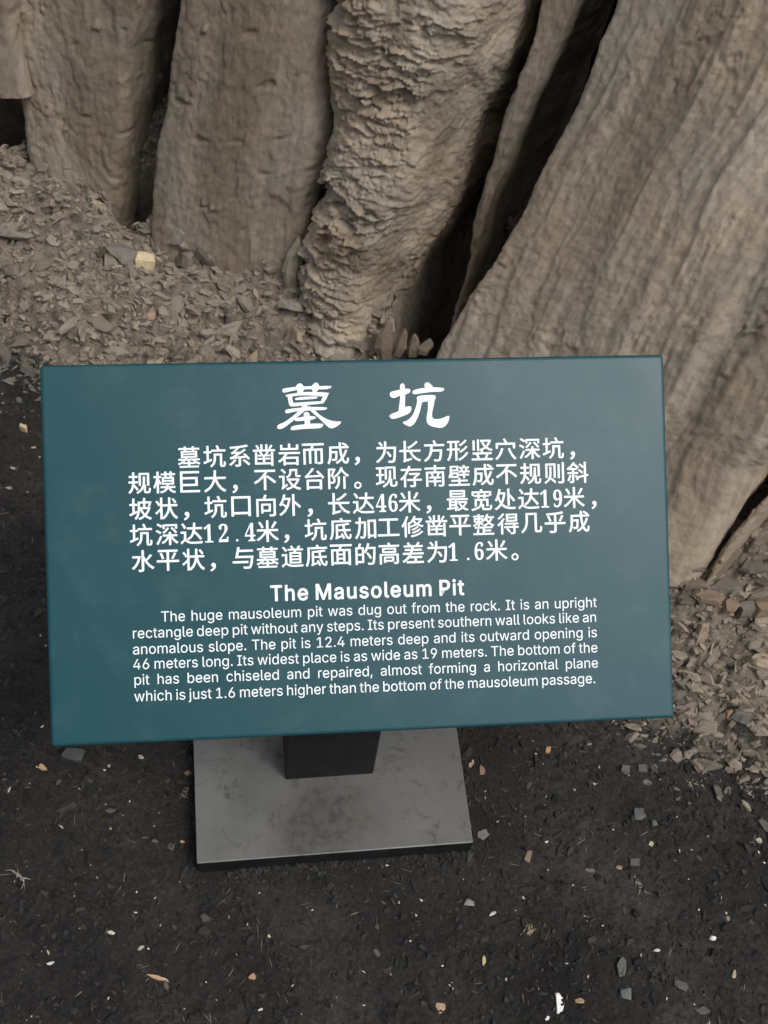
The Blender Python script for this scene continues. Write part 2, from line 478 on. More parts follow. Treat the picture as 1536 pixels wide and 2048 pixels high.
o = block('rock_block', pA, PL, nW, .012, .018, disp_soft(300), M_rockA, seed=1, bulge=.008, shift=-.04, dR=.05)
tag(o, 'grey brown rock block at far left, with a dark hollow on its left', 'rock')
o = block('rock_block', pI, PL, nW, .02, .012, disp_soft(310), M_rockA, seed=9, shift=-.014, step=.004)
tag(o, 'rock overhanging the dark hollow in the top left corner', 'rock')
o = block('rock_block', pB, PL, nW, .007, .03, disp_soft(330), M_rockA, seed=2, bulge=.006, dR=.04)
tag(o, 'smooth upright rock block right of the narrow dark crevice', 'rock')
o = block('rock_column', pC, PL, nW, .03, .09, disp_flaky, M_rockC, seed=3, bulge=.03, shift=.02, dR=.18, step=.0019)
tag(o, 'bulging rock column with rough flaking bands in the middle of the wall', 'rock')
o = block('rock_fin', pE, PL, nW, .006, .012, disp_soft(360, .6, .3), M_rockA, seed=4, shift=-.03, deep=.3, dR=.03)
tag(o, 'thin blade of rock standing inside the widest dark crevice', 'rock')
o = block('leaning_rock', pD, PA, nD, .006, .05, disp_stri, M_rockD, seed=5, bulge=.015, step=.0026, edge=.005, shift=.02)
tag(o, 'huge leaning rock slab with slanting grooves, behind the right of the sign', 'rock')
o = block('rock_rib', pF, PA, nD, .012, .02, disp_soft(390), M_rockD, seed=6, shift=-.02)
tag(o, 'narrow rock rib at the right edge, foot in brown shards', 'rock')
o = block('rock_block', pG, PA, nD, .02, .03, disp_soft(420), M_rockA, seed=7, shift=-.07, step=.005)
tag(o, 'dim rock block in the right corner, behind the narrow rib', 'rock')
o = block('rock_block', pH, PL, nW, .03, .06, disp_soft(450), M_rockA, seed=8, shift=-.16, step=.008)
tag(o, 'dark recessed rock behind the hollow at the left edge', 'rock')

# the cliff all the blocks have split from, coloured near black as crevice shade
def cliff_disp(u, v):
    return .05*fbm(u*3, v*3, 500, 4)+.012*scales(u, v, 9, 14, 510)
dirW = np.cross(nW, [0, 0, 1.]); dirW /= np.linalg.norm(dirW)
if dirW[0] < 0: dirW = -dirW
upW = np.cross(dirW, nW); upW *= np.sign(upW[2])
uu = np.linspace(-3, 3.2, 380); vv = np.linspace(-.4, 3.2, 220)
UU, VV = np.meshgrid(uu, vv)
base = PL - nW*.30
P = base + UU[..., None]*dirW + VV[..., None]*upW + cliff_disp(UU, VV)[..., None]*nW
cliff = mesh_obj('cliff', P.reshape(-1, 3), grid_faces(len(vv), len(uu)), M_crevice_shade, smooth=True)
uvl = cliff.data.uv_layers.new(name='UVMap')
vi = np.empty(len(cliff.data.loops), np.int32); cliff.data.loops.foreach_get('vertex_index', vi)
uvl.data.foreach_set('uv', np.stack([UU.ravel(), VV.ravel()], -1)[vi].astype(np.float32).ravel())
tag(cliff, kind='structure')

# unseen pit wall, added behind left of the viewer to darken the panel's reflection
az = np.radians(np.linspace(162, 236, 130)); zz = np.linspace(-.3, 15, 130)
AZ, ZZ = np.meshgrid(az, zz)
rad = 5.6 + ZZ*.06 + .35*fbm(AZ*5, ZZ*.5, 601, 4) + .18*ridged(AZ*16, ZZ*.35, 611, 3)
P = np.stack([np.sin(AZ)*rad, np.cos(AZ)*rad, ZZ], -1)
pit = mesh_obj('added_pit_wall', P.reshape(-1, 3), grid_faces(len(zz), len(az)), M_rockA, smooth=True)
uvl = pit.data.uv_layers.new(name='UVMap')
vi = np.empty(len(pit.data.loops), np.int32); pit.data.loops.foreach_get('vertex_index', vi)
uvl.data.foreach_set('uv', np.stack([AZ.ravel(), ZZ.ravel()*.2], -1)[vi].astype(np.float32).ravel())
tag(pit, kind='structure')

# ------------------------------------------------------------------ sign
# pose recovered from the photograph
sx, sy, syaw, sw = 0.00369, 0.49976, 0.22735, 0.32083
qx, qy, qw = -0.00072, 0.0929, 0.10506
PC = np.array([-0.01323, 0.66065, 0.4423]); tilt, yaw, proll, pw, ph = 0.5775, -0.03622, 0.01617, .6, .35708
sign = bpy.data.objects.new('information_sign', None); COL.objects.link(sign)
sign.location = (sx, sy, 0)
tag(sign, 'blue green information sign with white Chinese and English text on a short black post', 'sign')
Rs = rmat('Z', syaw)
def beveled(name, half, bev, mat, mw, seg=3):
    import bmesh
    bm = bmesh.new(); bmesh.ops.create_cube(bm, size=2.0)
    for v in bm.verts: v.co = Vector((v.co.x*half[0], v.co.y*half[1], v.co.z*half[2]))
    if bev: bmesh.ops.bevel(bm, geom=list(bm.edges), offset=bev, segments=seg, profile=.5, affect='EDGES')
    me = bpy.data.meshes.new(name); bm.to_mesh(me); bm.free()
    me.materials.append(mat)
    for p_ in me.polygons: p_.use_smooth = False
    o = bpy.data.objects.new(name, me); COL.objects.link(o)
    o.parent = sign
    o.matrix_world = mw
    o.matrix_parent_inverse = Matrix.Translation((-sx, -sy, 0))
    return o
def mw_of(R3, loc):
    return Matrix.Translation(tuple(loc)) @ Matrix([list(r) for r in R3]).to_4x4()

# panel paint: smooth enamel with dust
mp = NT('blue green enamel')
o_ = mp.coord(out='Object')
dust = mp.ramp(mp.noise(o_, 26, 6, .65), [(.5, (0, 0, 0)), (.74, (1, 1, 1))])
fine = mp.ramp(mp.noise(o_, 9, 3, .5), [(.3, (0, 0, 0)), (.7, (1, 1, 1))])
pc = mp.mix(mp.math('MULTIPLY', dust, .12), (.007, .057, .072), (.13, .21, .22))
vo = mp.n('ShaderNodeTexVoronoi'); vo.inputs['Scale'].default_value = 75; mp.l(o_, vo.inputs['Vector'])
wn_ = mp.noise(o_, 17, 3, .6)
spk = mp.math('MULTIPLY', mp.math('LESS_THAN', vo.outputs['Distance'], .10), mp.math('GREATER_THAN', wn_, .56))
pc = mp.mix(mp.math('MULTIPLY', spk, .35), pc, (.02, .05, .06))
mp.color(pc)
mp.rough(mp.math('ADD', mp.math('MULTIPLY', fine, .04), .37))
mp.b.inputs['Specular IOR Level'].default_value = .34
mp.bump(mp.noise(o_, 700, 2, .5), .0002, .25)
M_panel = mp.m
ml = NT('white lettering'); ml.color((.80, .86, .88)); ml.rough(.5)
M_let = ml.m
mb = NT('black painted steel')
o_ = mb.coord(out='Object')
mb.color(mb.ramp(mb.noise(o_, 40, 6, .65), [(.4, (.006, .006, .0065)), (.75, (.016, .0155, .015))])); mb.rough(.62); mb.b.inputs['Specular IOR Level'].default_value = .3
M_black = mb.m
msb = NT('dusty grey base plate')
o_ = msb.coord(out='Object')
bc = msb.ramp(msb.noise(o_, 14, 6, .6), [(.3, (.098, .097, .092)), (.5, (.135, .136, .131)), (.75, (.17, .173, .17))])
gr = msb.ramp(msb.noise(o_, 38, 8, .75, .8), [(.53, (1, 1, 1)), (.64, (.45, .42, .38))])
bc = msb.mix(.85, bc, gr, 'MULTIPLY')
br = msb.ramp(msb.noise(o_, 7, 5, .6), [(.45, (0, 0, 0)), (.65, (1, 1, 1))])
bc = msb.mix(msb.math('MULTIPLY', br, .45), bc, (.10, .086, .07))
# worn and scuffed patch near the middle of the front edge
sep = msb.n('ShaderNodeVectorMath'); sep.operation = 'DISTANCE'; sep.inputs[1].default_value = (-.012, -.105, .019)
msb.l(o_, sep.inputs[0])
wm = msb.ramp(msb.math('ADD', sep.outputs['Value'], msb.math('MULTIPLY', msb.noise(o_, 30, 5, .6), .06)), [(.06, (1, 1, 1)), (.11, (0, 0, 0))])
bc = msb.mix(msb.math('MULTIPLY', wm, .6), bc, msb.ramp(msb.noise(o_, 95, 6, .7), [(.4, (.022, .02, .018)), (.56, (.075, .07, .062))]))
msb.color(bc)
msb.rough(msb.ramp(msb.noise(o_, 22, 5, .6), [(.3, (.3, .3, .3)), (.7, (.5, .5, .5))]))
msb.bump(msb.noise(o_, 90, 6, .6), .0008, .4)
M_slab = msb.m

SD = .27    # depth of the base plate
bp_c = np.array([sx, sy, 0]) + Rs @ np.array([0, SD/2, 0]) + np.array([0, 0, .011])
plate = beveled('base_plate', (sw/2, SD/2, .019), .0018, M_slab, mw_of(Rs, bp_c), 2)
# its rims are bare black steel
plate.data.materials.append(M_black)
for p_ in plate.data.polygons:
    if abs(p_.normal.z) < .5: p_.material_index = 1
Rp = Rs @ rmat('Z', yaw) @ rmat('X', tilt) @ rmat('Z', proll)
nP = Rp @ np.array([0, 0, 1.])
PT = .016
post_c = np.array([sx, sy, 0]) + Rs @ np.array([qx, qy+.027, 0])
# post: top cut to the tilt of the panel
def post_mesh():
    hw, hd = qw/2, .027
    V = []
    for z0 in (0, 1):
        for cx_, cy_ in ((-hw, -hd), (hw, -hd), (hw, hd), (-hw, hd)):
            w = post_c + Rs @ np.array([cx_, cy_, 0])
            if z0 == 0: z = .030
            else:
                bk = PC - nP*(PT+.001)
                z = bk[2] - (nP[0]*(w[0]-bk[0]) + nP[1]*(w[1]-bk[1]))/nP[2]
            V.append((w[0]-sx, w[1]-sy, z))
    Fc = [(0, 1, 5, 4), (1, 2, 6, 5), (2, 3, 7, 6), (3, 0, 4, 7), (3, 2, 1, 0), (4, 5, 6, 7)]
    o = mesh_obj('post', V, Fc, M_black, sign)
    bv = o.modifiers.new('bevel', 'BEVEL'); bv.width = .0022; bv.segments = 3
    return o
post_mesh()
panel = beveled('panel', (pw/2, ph/2, PT/2), .0035, M_panel, mw_of(Rp, PC - nP*PT/2), 3)

# lettering, laid out on the panel in its own coordinates (metres, centre origin)
def pan(px, py):
    q = on_plane(px, py, PC, nP) - PC
    r = Rp.T @ q
    return r[0], r[1]
panel_top = PT/2
def letter_obj(name, V, Fc):
    o = mesh_obj(name, V, Fc, M_let)
    o.parent = panel
    return o
def fill_loops(outer, holes):
    from mathutils.geometry import tessellate_polygon
    loops = [[Vector((x, y, 0)) for x, y in outer]] + [[Vector((x, y, 0)) for x, y in h] for h in holes]
    flat = [p_ for l_ in loops for p_ in l_]
    return [(p_.x, p_.y) for p_ in flat], tessellate_polygon(loops)
GL = {',':(188,[[38,-119,68,71,137,71,84,-119]]),'.':(188,[[95,-4,78,-1,63,9,53,24,50,41,53,59,63,73,78,83,95,87,113,83,128,73,138,59,141,41,138,24,128,9,113,-1]]),'1':(453,[[76,0,76,55,391,55,391,0],[276,509,276,0,212,0,212,448,86,358,86,427,198,509]]),'2':(453,[[64,0,64,47,234,229,261,257,282,282,311,327,320,371,317,397,308,419,293,436,273,449,250,457,224,460,196,457,172,447,153,433,139,413,130,390,127,362,66,362,71,405,86,442,111,473,143,496,182,511,225,516,268,511,306,497,337,474,361,445,376,411,381,372,371,318,357,290,336,259,306,223,267,180,153,60,389,57,389,0]]),'4':(453,[[40,105,40,158,247,509,311,509,109,166,413,163,413,105],[282,0,282,121,282,146,282,318,343,318,343,0]]),'6':(453,[[226,-7,182,-1,142,15,109,40,84,74,69,115,64,162,68,199,80,239,102,285,137,340,252,509,322,509,151,261,145,261,165,288,196,307,235,314,278,309,316,295,346,271,370,240,384,201,389,157,384,112,368,73,343,39,310,14,271,-2],[226,48,254,52,279,63,299,79,314,101,324,128,327,157,324,187,314,213,299,235,279,251,254,262,226,265,198,262,174,252,153,235,138,214,128,188,125,158,128,128,138,102,153,79,174,63,198,52]]),'9':(453,[[226,516,271,510,310,494,343,468,368,434,384,393,389,347,385,309,373,270,350,224,315,168,200,0,130,0,301,248,307,248,287,221,257,202,218,195,175,199,137,214,106,237,83,269,68,307,64,352,69,397,85,436,110,469,143,494,182,510],[226,460,199,457,174,446,154,429,138,407,129,381,125,352,129,322,138,295,154,274,174,257,199,247,226,243,254,247,279,257,299,273,314,295,324,321,327,350,324,381,314,407,299,429,279,446,254,457]]),'I':(300,[[31,0,31,57,118,57,118,452,31,452,31,509,269,509,269,452,183,452,183,57,269,57,269,0]]),'M':(628,[[60,0,60,509,152,509,277,187,287,159,299,123,311,84,322,49,307,49,318,83,330,121,342,158,352,187,476,509,568,509,568,0,504,0,504,291,504,327,505,369,506,413,507,457,513,457,498,409,482,363,467,322,456,291,342,0,286,0,170,291,159,321,145,361,129,408,112,457,119,457,120,416,121,372,122,328,122,291,122,0]]),'P':(445,[[60,0,60,509,235,509,289,503,332,487,366,462,390,430,404,391,409,348,404,304,390,265,366,233,332,207,289,191,235,186,109,186,109,242,233,242,269,246,297,256,318,272,333,294,342,319,344,348,342,376,333,402,318,423,297,439,268,449,232,452,125,452,125,0]]),'T':(449,[[32,452,32,509,417,509,417,452,257,452,257,0,193,0,193,452]]),'a':(389,[[160,-9,126,-5,94,5,68,22,48,45,35,73,30,108,34,138,43,161,58,179,78,193,125,211,178,220,209,224,234,227,265,235,273,243,276,255,267,297,240,322,220,329,196,331,149,322,118,301,100,274,41,291,57,322,79,346,104,364,133,375,194,384,239,379,286,360,306,343,322,320,333,290,337,251,337,0,277,0,277,52,272,52,252,25,215,1,190,-6],[170,45,202,49,228,59,248,74,263,93,272,115,276,138,276,190,259,182,231,176,200,171,175,168,134,159,103,139,95,124,92,105,102,72,130,52]]),'b':(424,[[229,-8,198,-5,172,4,138,31,118,59,112,59,112,0,53,0,53,509,114,509,114,319,118,319,137,346,171,373,197,381,229,384,274,378,313,361,345,332,370,293,385,245,390,189,385,133,370,84,346,45,313,16,274,-2],[220,47,253,51,279,66,301,88,316,117,325,151,328,189,325,227,316,261,301,290,280,311,253,325,220,330,188,325,161,312,140,291,125,263,116,229,113,189,116,150,125,115,140,86,162,65,188,51]]),'c':(396,[[207,-8,159,-2,117,16,82,46,56,85,40,133,34,187,40,243,56,291,82,330,117,360,159,378,207,384,260,377,305,356,340,322,362,277,303,262,290,289,270,311,242,325,207,330,173,325,145,310,124,287,108,258,99,224,96,187,99,151,108,117,124,89,145,66,173,51,207,46,243,52,271,66,292,89,304,117,363,102,341,56,306,21,261,-1]]),'d':(424,[[195,-8,151,-2,111,16,79,45,55,84,39,133,34,189,39,245,55,293,79,332,112,361,151,378,196,384,228,381,253,373,287,346,306,319,311,319,311,509,372,509,372,0,313,0,313,59,307,59,287,31,252,4,227,-5],[205,47,236,51,263,65,284,86,299,115,309,150,312,189,309,229,300,263,284,291,263,312,237,325,205,330,172,325,145,311,124,290,108,261,99,227,96,189,99,151,109,117,124,88,145,66,172,51]]),'e':(404,[[212,-8,161,-2,117,16,82,46,56,85,40,132,34,187,39,242,55,290,81,329,115,359,157,378,205,384,266,374,294,361,319,341,341,315,357,282,368,242,371,194,371,169,75,169,75,221,338,221,310,202,307,237,298,269,283,294,263,314,237,326,205,330,173,326,146,313,125,294,109,270,99,241,96,211,96,178,100,139,110,106,128,80,151,61,179,50,212,46,254,53,285,73,306,105,365,91,353,63,335,39,311,19,283,4,249,-5]]),'f':(254,[[228,379,228,327,6,327,6,379],[81,0,81,432,84,461,96,486,113,505,135,519,187,530,222,527,243,521,227,468,215,472,195,474,171,470,154,460,145,443,142,419,142,0]]),'g':(425,[[207,-151,168,-148,134,-140,105,-127,82,-110,51,-69,101,-41,122,-66,154,-88,178,-95,207,-97,249,-92,282,-75,304,-47,311,-6,311,68,306,68,287,41,252,16,227,8,195,5,152,10,113,27,80,53,55,90,39,136,34,191,39,246,55,293,80,332,112,361,152,378,196,384,228,382,253,373,288,346,308,319,313,319,313,379,372,379,372,-9,367,-54,350,-90,324,-117,291,-136,251,-147],[205,59,237,63,264,75,285,95,300,121,309,154,312,193,309,231,300,264,285,291,264,312,237,325,205,330,172,325,145,312,124,290,109,262,99,229,96,193,99,155,109,123,124,96,145,76,172,63]]),'h':(410,[[114,227,114,0,53,0,53,509,114,509,114,287,102,287,124,332,152,362,187,379,227,384,264,380,295,369,321,349,341,321,353,285,357,240,357,0,296,0,296,235,290,275,273,304,246,323,210,329,184,326,161,317,141,303,126,283,117,257]]),'i':(167,[[53,0,53,379,114,379,114,0],[84,443,67,446,54,455,44,468,41,483,44,499,54,512,67,521,84,524,100,521,114,512,123,499,126,483,123,468,114,455,100,446]]),'j':(167,[[53,379,114,379,114,-30,111,-63,102,-90,86,-113,65,-129,37,-139,4,-143,-10,-143,-10,-87,2,-87,25,-83,40,-72,50,-54,53,-29],[83,443,67,446,53,455,44,468,41,483,44,499,53,512,67,521,83,524,100,521,114,512,123,499,126,483,123,468,114,455,100,446]]),'k':(381,[[110,137,110,212,121,212,284,379,360,379,184,199,177,199],[53,0,53,509,114,509,114,0],[294,0,148,186,191,229,372,0]]),'l':(189,[[139,-2,101,3,74,20,58,47,53,84,53,509,114,509,114,99,115,77,120,62,130,54,146,52,160,53,170,54,181,3,162,-1]]),'m':(610,[[53,0,53,379,112,379,112,295,108,295,118,323,132,346,172,376,219,386,257,380,287,361,309,331,321,295,312,295,322,321,337,343,381,375,407,383,437,386,468,383,497,372,522,354,541,328,553,296,557,255,557,0,496,0,496,254,490,289,473,313,447,326,419,330,395,328,374,320,345,290,335,247,335,0,274,0,274,260,269,288,253,311,229,326,199,330,158,320,140,307,126,289,117,266,114,238,114,0]]),'n':(410,[[114,227,114,0,53,0,53,379,112,379,112,287,102,287,124,332,152,362,187,379,227,384,264,380,295,369,321,349,341,321,353,285,357,240,357,0,296,0,296,235,290,275,273,304,246,323,210,329,184,326,161,317,141,303,126,283,117,257]]),'o':(415,[[207,-8,159,-2,117,16,82,46,56,85,40,133,34,187,40,243,56,291,82,330,117,360,159,378,207,384,256,378,299,360,333,330,359,291,376,243,381,187,376,133,359,85,333,46,299,16,256,-2],[207,46,242,51,270,66,292,89,307,117,316,151,319,187,316,224,307,258,292,287,270,310,242,325,207,330,173,325,145,310,124,287,108,258,99,224,96,187,99,151,108,117,124,89,145,66,173,51]]),'p':(424,[[53,-143,53,379,112,379,112,319,118,319,137,346,171,373,197,381,229,384,274,378,313,361,345,332,370,293,385,245,390,189,385,133,370,84,346,45,313,16,274,-2,229,-8,198,-5,173,4,138,31,118,59,114,59,114,-143],[220,47,253,51,279,66,301,88,316,117,325,151,328,189,325,227,316,261,301,290,280,311,253,325,220,330,188,325,161,312,140,291,125,263,116,229,113,189,116,150,125,115,140,86,162,65,188,51]]),'r':(259,[[53,0,53,379,112,379,112,321,130,347,152,367,181,380,213,385,229,384,243,384,243,322,230,324,207,326,182,323,159,315,140,301,126,284,117,262,114,237,114,0]]),'s':(365,[[182,-8,145,-5,112,3,84,18,62,38,45,63,36,94,94,107,105,79,124,60,150,49,181,45,217,50,244,62,262,81,268,103,265,121,254,136,237,147,212,155,149,170,104,186,72,208,53,237,47,274,51,305,65,332,87,354,115,370,149,381,187,384,223,381,254,372,279,358,299,339,324,290,268,277,258,298,243,316,219,328,187,333,156,329,131,317,114,299,109,277,112,258,124,243,144,232,172,223,229,209,275,194,306,171,325,142,331,107,326,75,312,47,290,24,260,6,223,-5]]),'t':(227,[[204,379,204,327,6,327,6,379],[65,471,126,471,126,98,128,76,136,61,150,53,170,50,185,51,202,54,213,2,192,-3,168,-4,125,2,92,21,72,52,65,93]]),'u':(410,[[182,-5,146,-1,115,11,89,31,69,59,57,95,53,139,53,379,114,379,114,144,119,105,137,75,164,56,200,50,226,53,249,62,268,77,283,97,293,122,296,153,296,379,357,379,357,0,298,0,298,92,307,92,286,47,257,17,222,0]]),'w':(567,[[138,0,23,379,87,379,133,214,154,137,175,41,165,41,186,135,206,214,252,379,316,379,362,214,382,136,402,41,391,41,413,135,434,214,480,379,545,379,429,0,368,0,319,172,305,225,291,280,277,338,291,338,277,280,263,225,248,172,199,0]]),'y':(389,[[47,-139,61,-86,71,-87,104,-89,130,-74,141,-58,151,-36,163,-1,17,379,84,379,165,155,187,87,206,21,184,21,202,87,224,155,305,379,371,379,204,-58,177,-107,139,-136,91,-145,65,-143]]),'z':(380,[[42,0,42,46,254,320,48,323,48,379,333,379,333,331,126,60,339,56,339,0]])}
def inside(pt, poly):
    x, y = pt; c = False
    for i in range(len(poly)):
        x1, y1 = poly[i]; x2, y2 = poly[i-1]
        if (y1 > y) != (y2 > y) and x < (x2-x1)*(y-y1)/(y2-y1)+x1: c = not c
    return c
GT = {}
for ch, (adv, cs) in GL.items():
    polys = [[(c[i]/1000, c[i+1]/1000) for i in range(0, len(c), 2)] for c in cs]
    ar = [sum(p_[i][0]*p_[(i+1) % len(p_)][1]-p_[(i+1) % len(p_)][0]*p_[i][1] for i in range(len(p_))) for p_ in polys]
    outs = [p_ for p_, a_ in zip(polys, ar) if a_ < 0]; hol = [p_ for p_, a_ in zip(polys, ar) if a_ > 0]
    GT[ch] = (adv/1000, [fill_loops(p_, [h for h in hol if inside(h[0], p_)]) for p_ in outs])
ZL = [0]
def put(V, Fc, pts, tris, fn):
    b = len(V)
    ZL[0] = (ZL[0]+1) % 9
    z = panel_top + .00025 + ZL[0]*.00002
    for x, y in pts:
        X_, Y_ = fn(x, y); V.append((X_, Y_, z))
    for t_ in tris:
        a_, b_, c_ = (Vector(V[b+k]) for k in t_)
        t_ = tuple(b+k for k in t_)
        Fc.append(t_ if (b_-a_).cross(c_-a_).z > 0 else t_[::-1])
def latin_line(text, p0, p1, em, bold=0.0, xs=1.0, name='lettering', track=0.0):
    """from pixel p0 to pixel p1 along the baseline; em in metres; word gaps share the slack"""
    A = Vector(pan(*p0)); B = Vector(pan(*p1)); d = (B-A); L = d.length; d.normalize(); nn = Vector((-d.y, d.x))
    words = text.split(' ')
    wl = [sum(GT[c][0]+track for c in w)*em*xs for w in words]
    gap = (L-sum(wl))/max(1, len(words)-1)
    V, Fc = [], []; x0 = 0
    for w, l_ in zip(words, wl):
        x = x0
        for c in w:
            for pts, tris in GT[c][1]:
                offs = [(0, 0)] if not bold else [(bold, 0), (-bold, 0), (0, bold), (0, -bold), (bold*.7, bold*.7), (-bold*.7, bold*.7), (bold*.7, -bold*.7), (-bold*.7, -bold*.7)]
                for ox, oy in offs:
                    def fn(gx, gy, x=x, ox=ox, oy=oy):
                        q = A + d*(x+gx*em*xs+ox) + nn*(gy*em+oy); return q.x, q.y
                    put(V, Fc, pts, tris, fn)
            x += (GT[c][0]+track)*em*xs
        x0 += l_+gap
    return letter_obj(name, V, Fc), gap
EM = 28.6*.6/1250
# Inter's cap height is .727 of the em it was sampled at (scaled by blender's font size)
capH = max(y for pts, t_ in GT['T'][1] for x, y in pts)
EMb = (20.3*.6/1250)/capH
lines = [("The huge mausoleum pit was dug out from the rock. It is an upright", (321.5, 1243.5), (1194, 1214)),
         ("rectangle deep pit without any steps. Its present southern wall looks like an", (264, 1277), (1194, 1243.5)),
         ("anomalous slope. The pit is 12.4 meters deep and its outward opening is", (265, 1309), (1195, 1274)),
         ("46 meters long. Its widest place is as wide as 19 meters. The bottom of the", (265, 1339), (1196, 1304.5)),
         ("pit has been chiseled and repaired, almost forming a horizontal plane", (267, 1370), (1197, 1335)),
         ("which is just 1.6 meters higher than the bottom of the mausoleum passage.", (268, 1403), (1192, 1366))]
for t_, p0, p1 in lines:
    o, g = latin_line(t_, p0, p1, EMb, bold=.00002, xs=.965)
    print('gap', round(g/EMb, 3))
EMt = (30.0*.6/1250)/capH
o, g = latin_line("The Mausoleum Pit", (540, 1202), (931, 1189), EMt, bold=.0005, xs=.96, track=.045)
print('tgap', g/EMt)

# Chinese lines: each character at its own place
rows = [
 (("墓坑系凿岩而成，为长方形竖穴深坑，"), [378, 429, 479, 528, 578, 626, 676, 724, 772, 820, 868, 915, 964, 1011, 1059, 1106, 1154], (378, 914), (1106, 896)),
 (("规模巨大，不设台阶。现存南壁成不规则斜"), [279, 329, 380, 430, 480, 530, 580, 629, 677, 726, 773, 822, 870, 918, 966, 1013, 1061, 1108, 1155], (279, 966), (1154, 945)),
 (("坡状，坑口向外，长达46米，最宽处达19米，"), [281, 333, 383, 431, 482, 532, 580, 630, 678, 727, 762, 786, 819, 867, 915, 963, 1010, 1057, 1089, 1115, 1148, 1197], (281, 1018), (1148, 995)),
 (("坑深达12.4米，坑底加工修凿平整得几乎成"), [282, 334, 383, 417, 447, 474, 500, 535, 583, 631, 681, 731, 777, 825, 873, 920, 967, 1016, 1063, 1110, 1158], (282, 1070), (1158, 1043)),
 (("水平状，与墓道底面的高差为1.6米。"), [286, 336, 387, 436, 486, 535, 585, 633, 682, 731, 778, 826, 874, 906, 936, 958, 993, 1040], (286, 1122), (993, 1100)),
]
SER = {'1': '\U0001D7CF', '2': '\U0001D7D0', '4': '\U0001D7D2', '6': '\U0001D7D4', '9': '\U0001D7D7'}
deps = None
glyph_cache = {}
def glyph(ch):
    if ch in glyph_cache: return glyph_cache[ch]
    c = bpy.data.curves.new('glyph', 'FONT'); c.body = SER.get(ch, ch); c.size = 1; c.resolution_u = 3
    o = bpy.data.objects.new('glyph', c); COL.objects.link(o)
    bpy.context.view_layer.update()
    me = o.evaluated_get(bpy.context.evaluated_depsgraph_get()).to_mesh()
    pts = [(v.co.x, v.co.y) for v in me.vertices]
    tris = [tuple(p_.vertices) for p_ in me.polygons]
    o.to_mesh_clear(); bpy.data.objects.remove(o); bpy.data.curves.remove(c)
    glyph_cache[ch] = (pts, tris); return glyph_cache[ch]
def put_poly(V, Fc, pts, polys, fn):
    b = len(V); ZL[0] = (ZL[0]+1) % 9
    z = panel_top + .00025 + ZL[0]*.00002
    for x, y in pts:
        X_, Y_ = fn(x, y); V.append((X_, Y_, z))
    for t_ in polys:
        t_ = tuple(b+k for k in t_)
        a_, b_, c_ = (Vector(V[k]) for k in t_[:3])
        Fc.append(t_ if (b_-a_).cross(c_-a_).z > 0 else t_[::-1])
MM = .6/1250
for text, xp, q0, q1 in rows:
    V, Fc = [], []
    A = Vector(pan(*q0)); B = Vector(pan(*q1)); d = (B-A).normalized(); nn = Vector((-d.y, d.x))
    sl = (q1[1]-q0[1])/(q1[0]-q0[0])
    for ch, px in zip(text, xp):
        py = q0[1]+sl*(px-q0[0])
        c0 = Vector(pan(px, py))
        pts, tris = glyph(ch)
        em = 45*MM
        if ch in '，。':
            # full width punctuation sits low left in its cell
            xs_ = [p_[0] for p_ in pts]; ys_ = [p_[1] for p_ in pts]
            gx0, gy0 = (min(xs_)+max(xs_))/2, (min(ys_)+max(ys_))/2
            tgt = (-.22, -.36) if ch == '，' else (-.24, -.33)
            sc = em*1.0; bold = .0005 if ch == '，' else .0003; sxx = syy = sc
        elif ch in '12469':
            xs_ = [p_[0] for p_ in pts]; ys_ = [p_[1] for p_ in pts]
            gx0, gy0 = (min(xs_)+max(xs_))/2, (min(ys_)+max(ys_))/2
            tgt = (0, -.02); syy = 36*MM/(max(ys_)-min(ys_)); sxx = syy*.78; bold = 0
        elif ch == '.':
            xs_ = [p_[0] for p_ in pts]; ys_ = [p_[1] for p_ in pts]
            gx0, gy0 = (min(xs_)+max(xs_))/2, (min(ys_)+max(ys_))/2
            tgt = (0, -.36); sxx = syy = em*.9; bold = 0
        else:
            xs_ = [p_[0] for p_ in pts]; ys_ = [p_[1] for p_ in pts]
            gx0, gy0 = (min(xs_)+max(xs_))/2, (min(ys_)+max(ys_))/2
            gx0 = .5*gx0+.25*(min(xs_)+max(xs_))
            tgt = (0, 0)
            hh = max(ys_)-min(ys_); wd = max(xs_)-min(xs_)
            sxx = syy = 42.5*MM/max(.86, min(.93, max(hh, wd)*1.0)); bold = .0003
        offs = [(0, 0)] if not bold else [(bold, 0), (-bold, 0), (0, bold*.75), (0, -bold*.75), (bold*.7, bold*.55), (-bold*.7, -bold*.55)]
        for ox, oy in offs:
            def fn(x, y):
                q = c0 + d*((x-gx0)*sxx+tgt[0]*em+ox) + nn*((y-gy0)*syy+tgt[1]*em+oy); return q.x, q.y
            put_poly(V, Fc, pts, tris, fn)
    letter_obj('lettering', V, Fc)

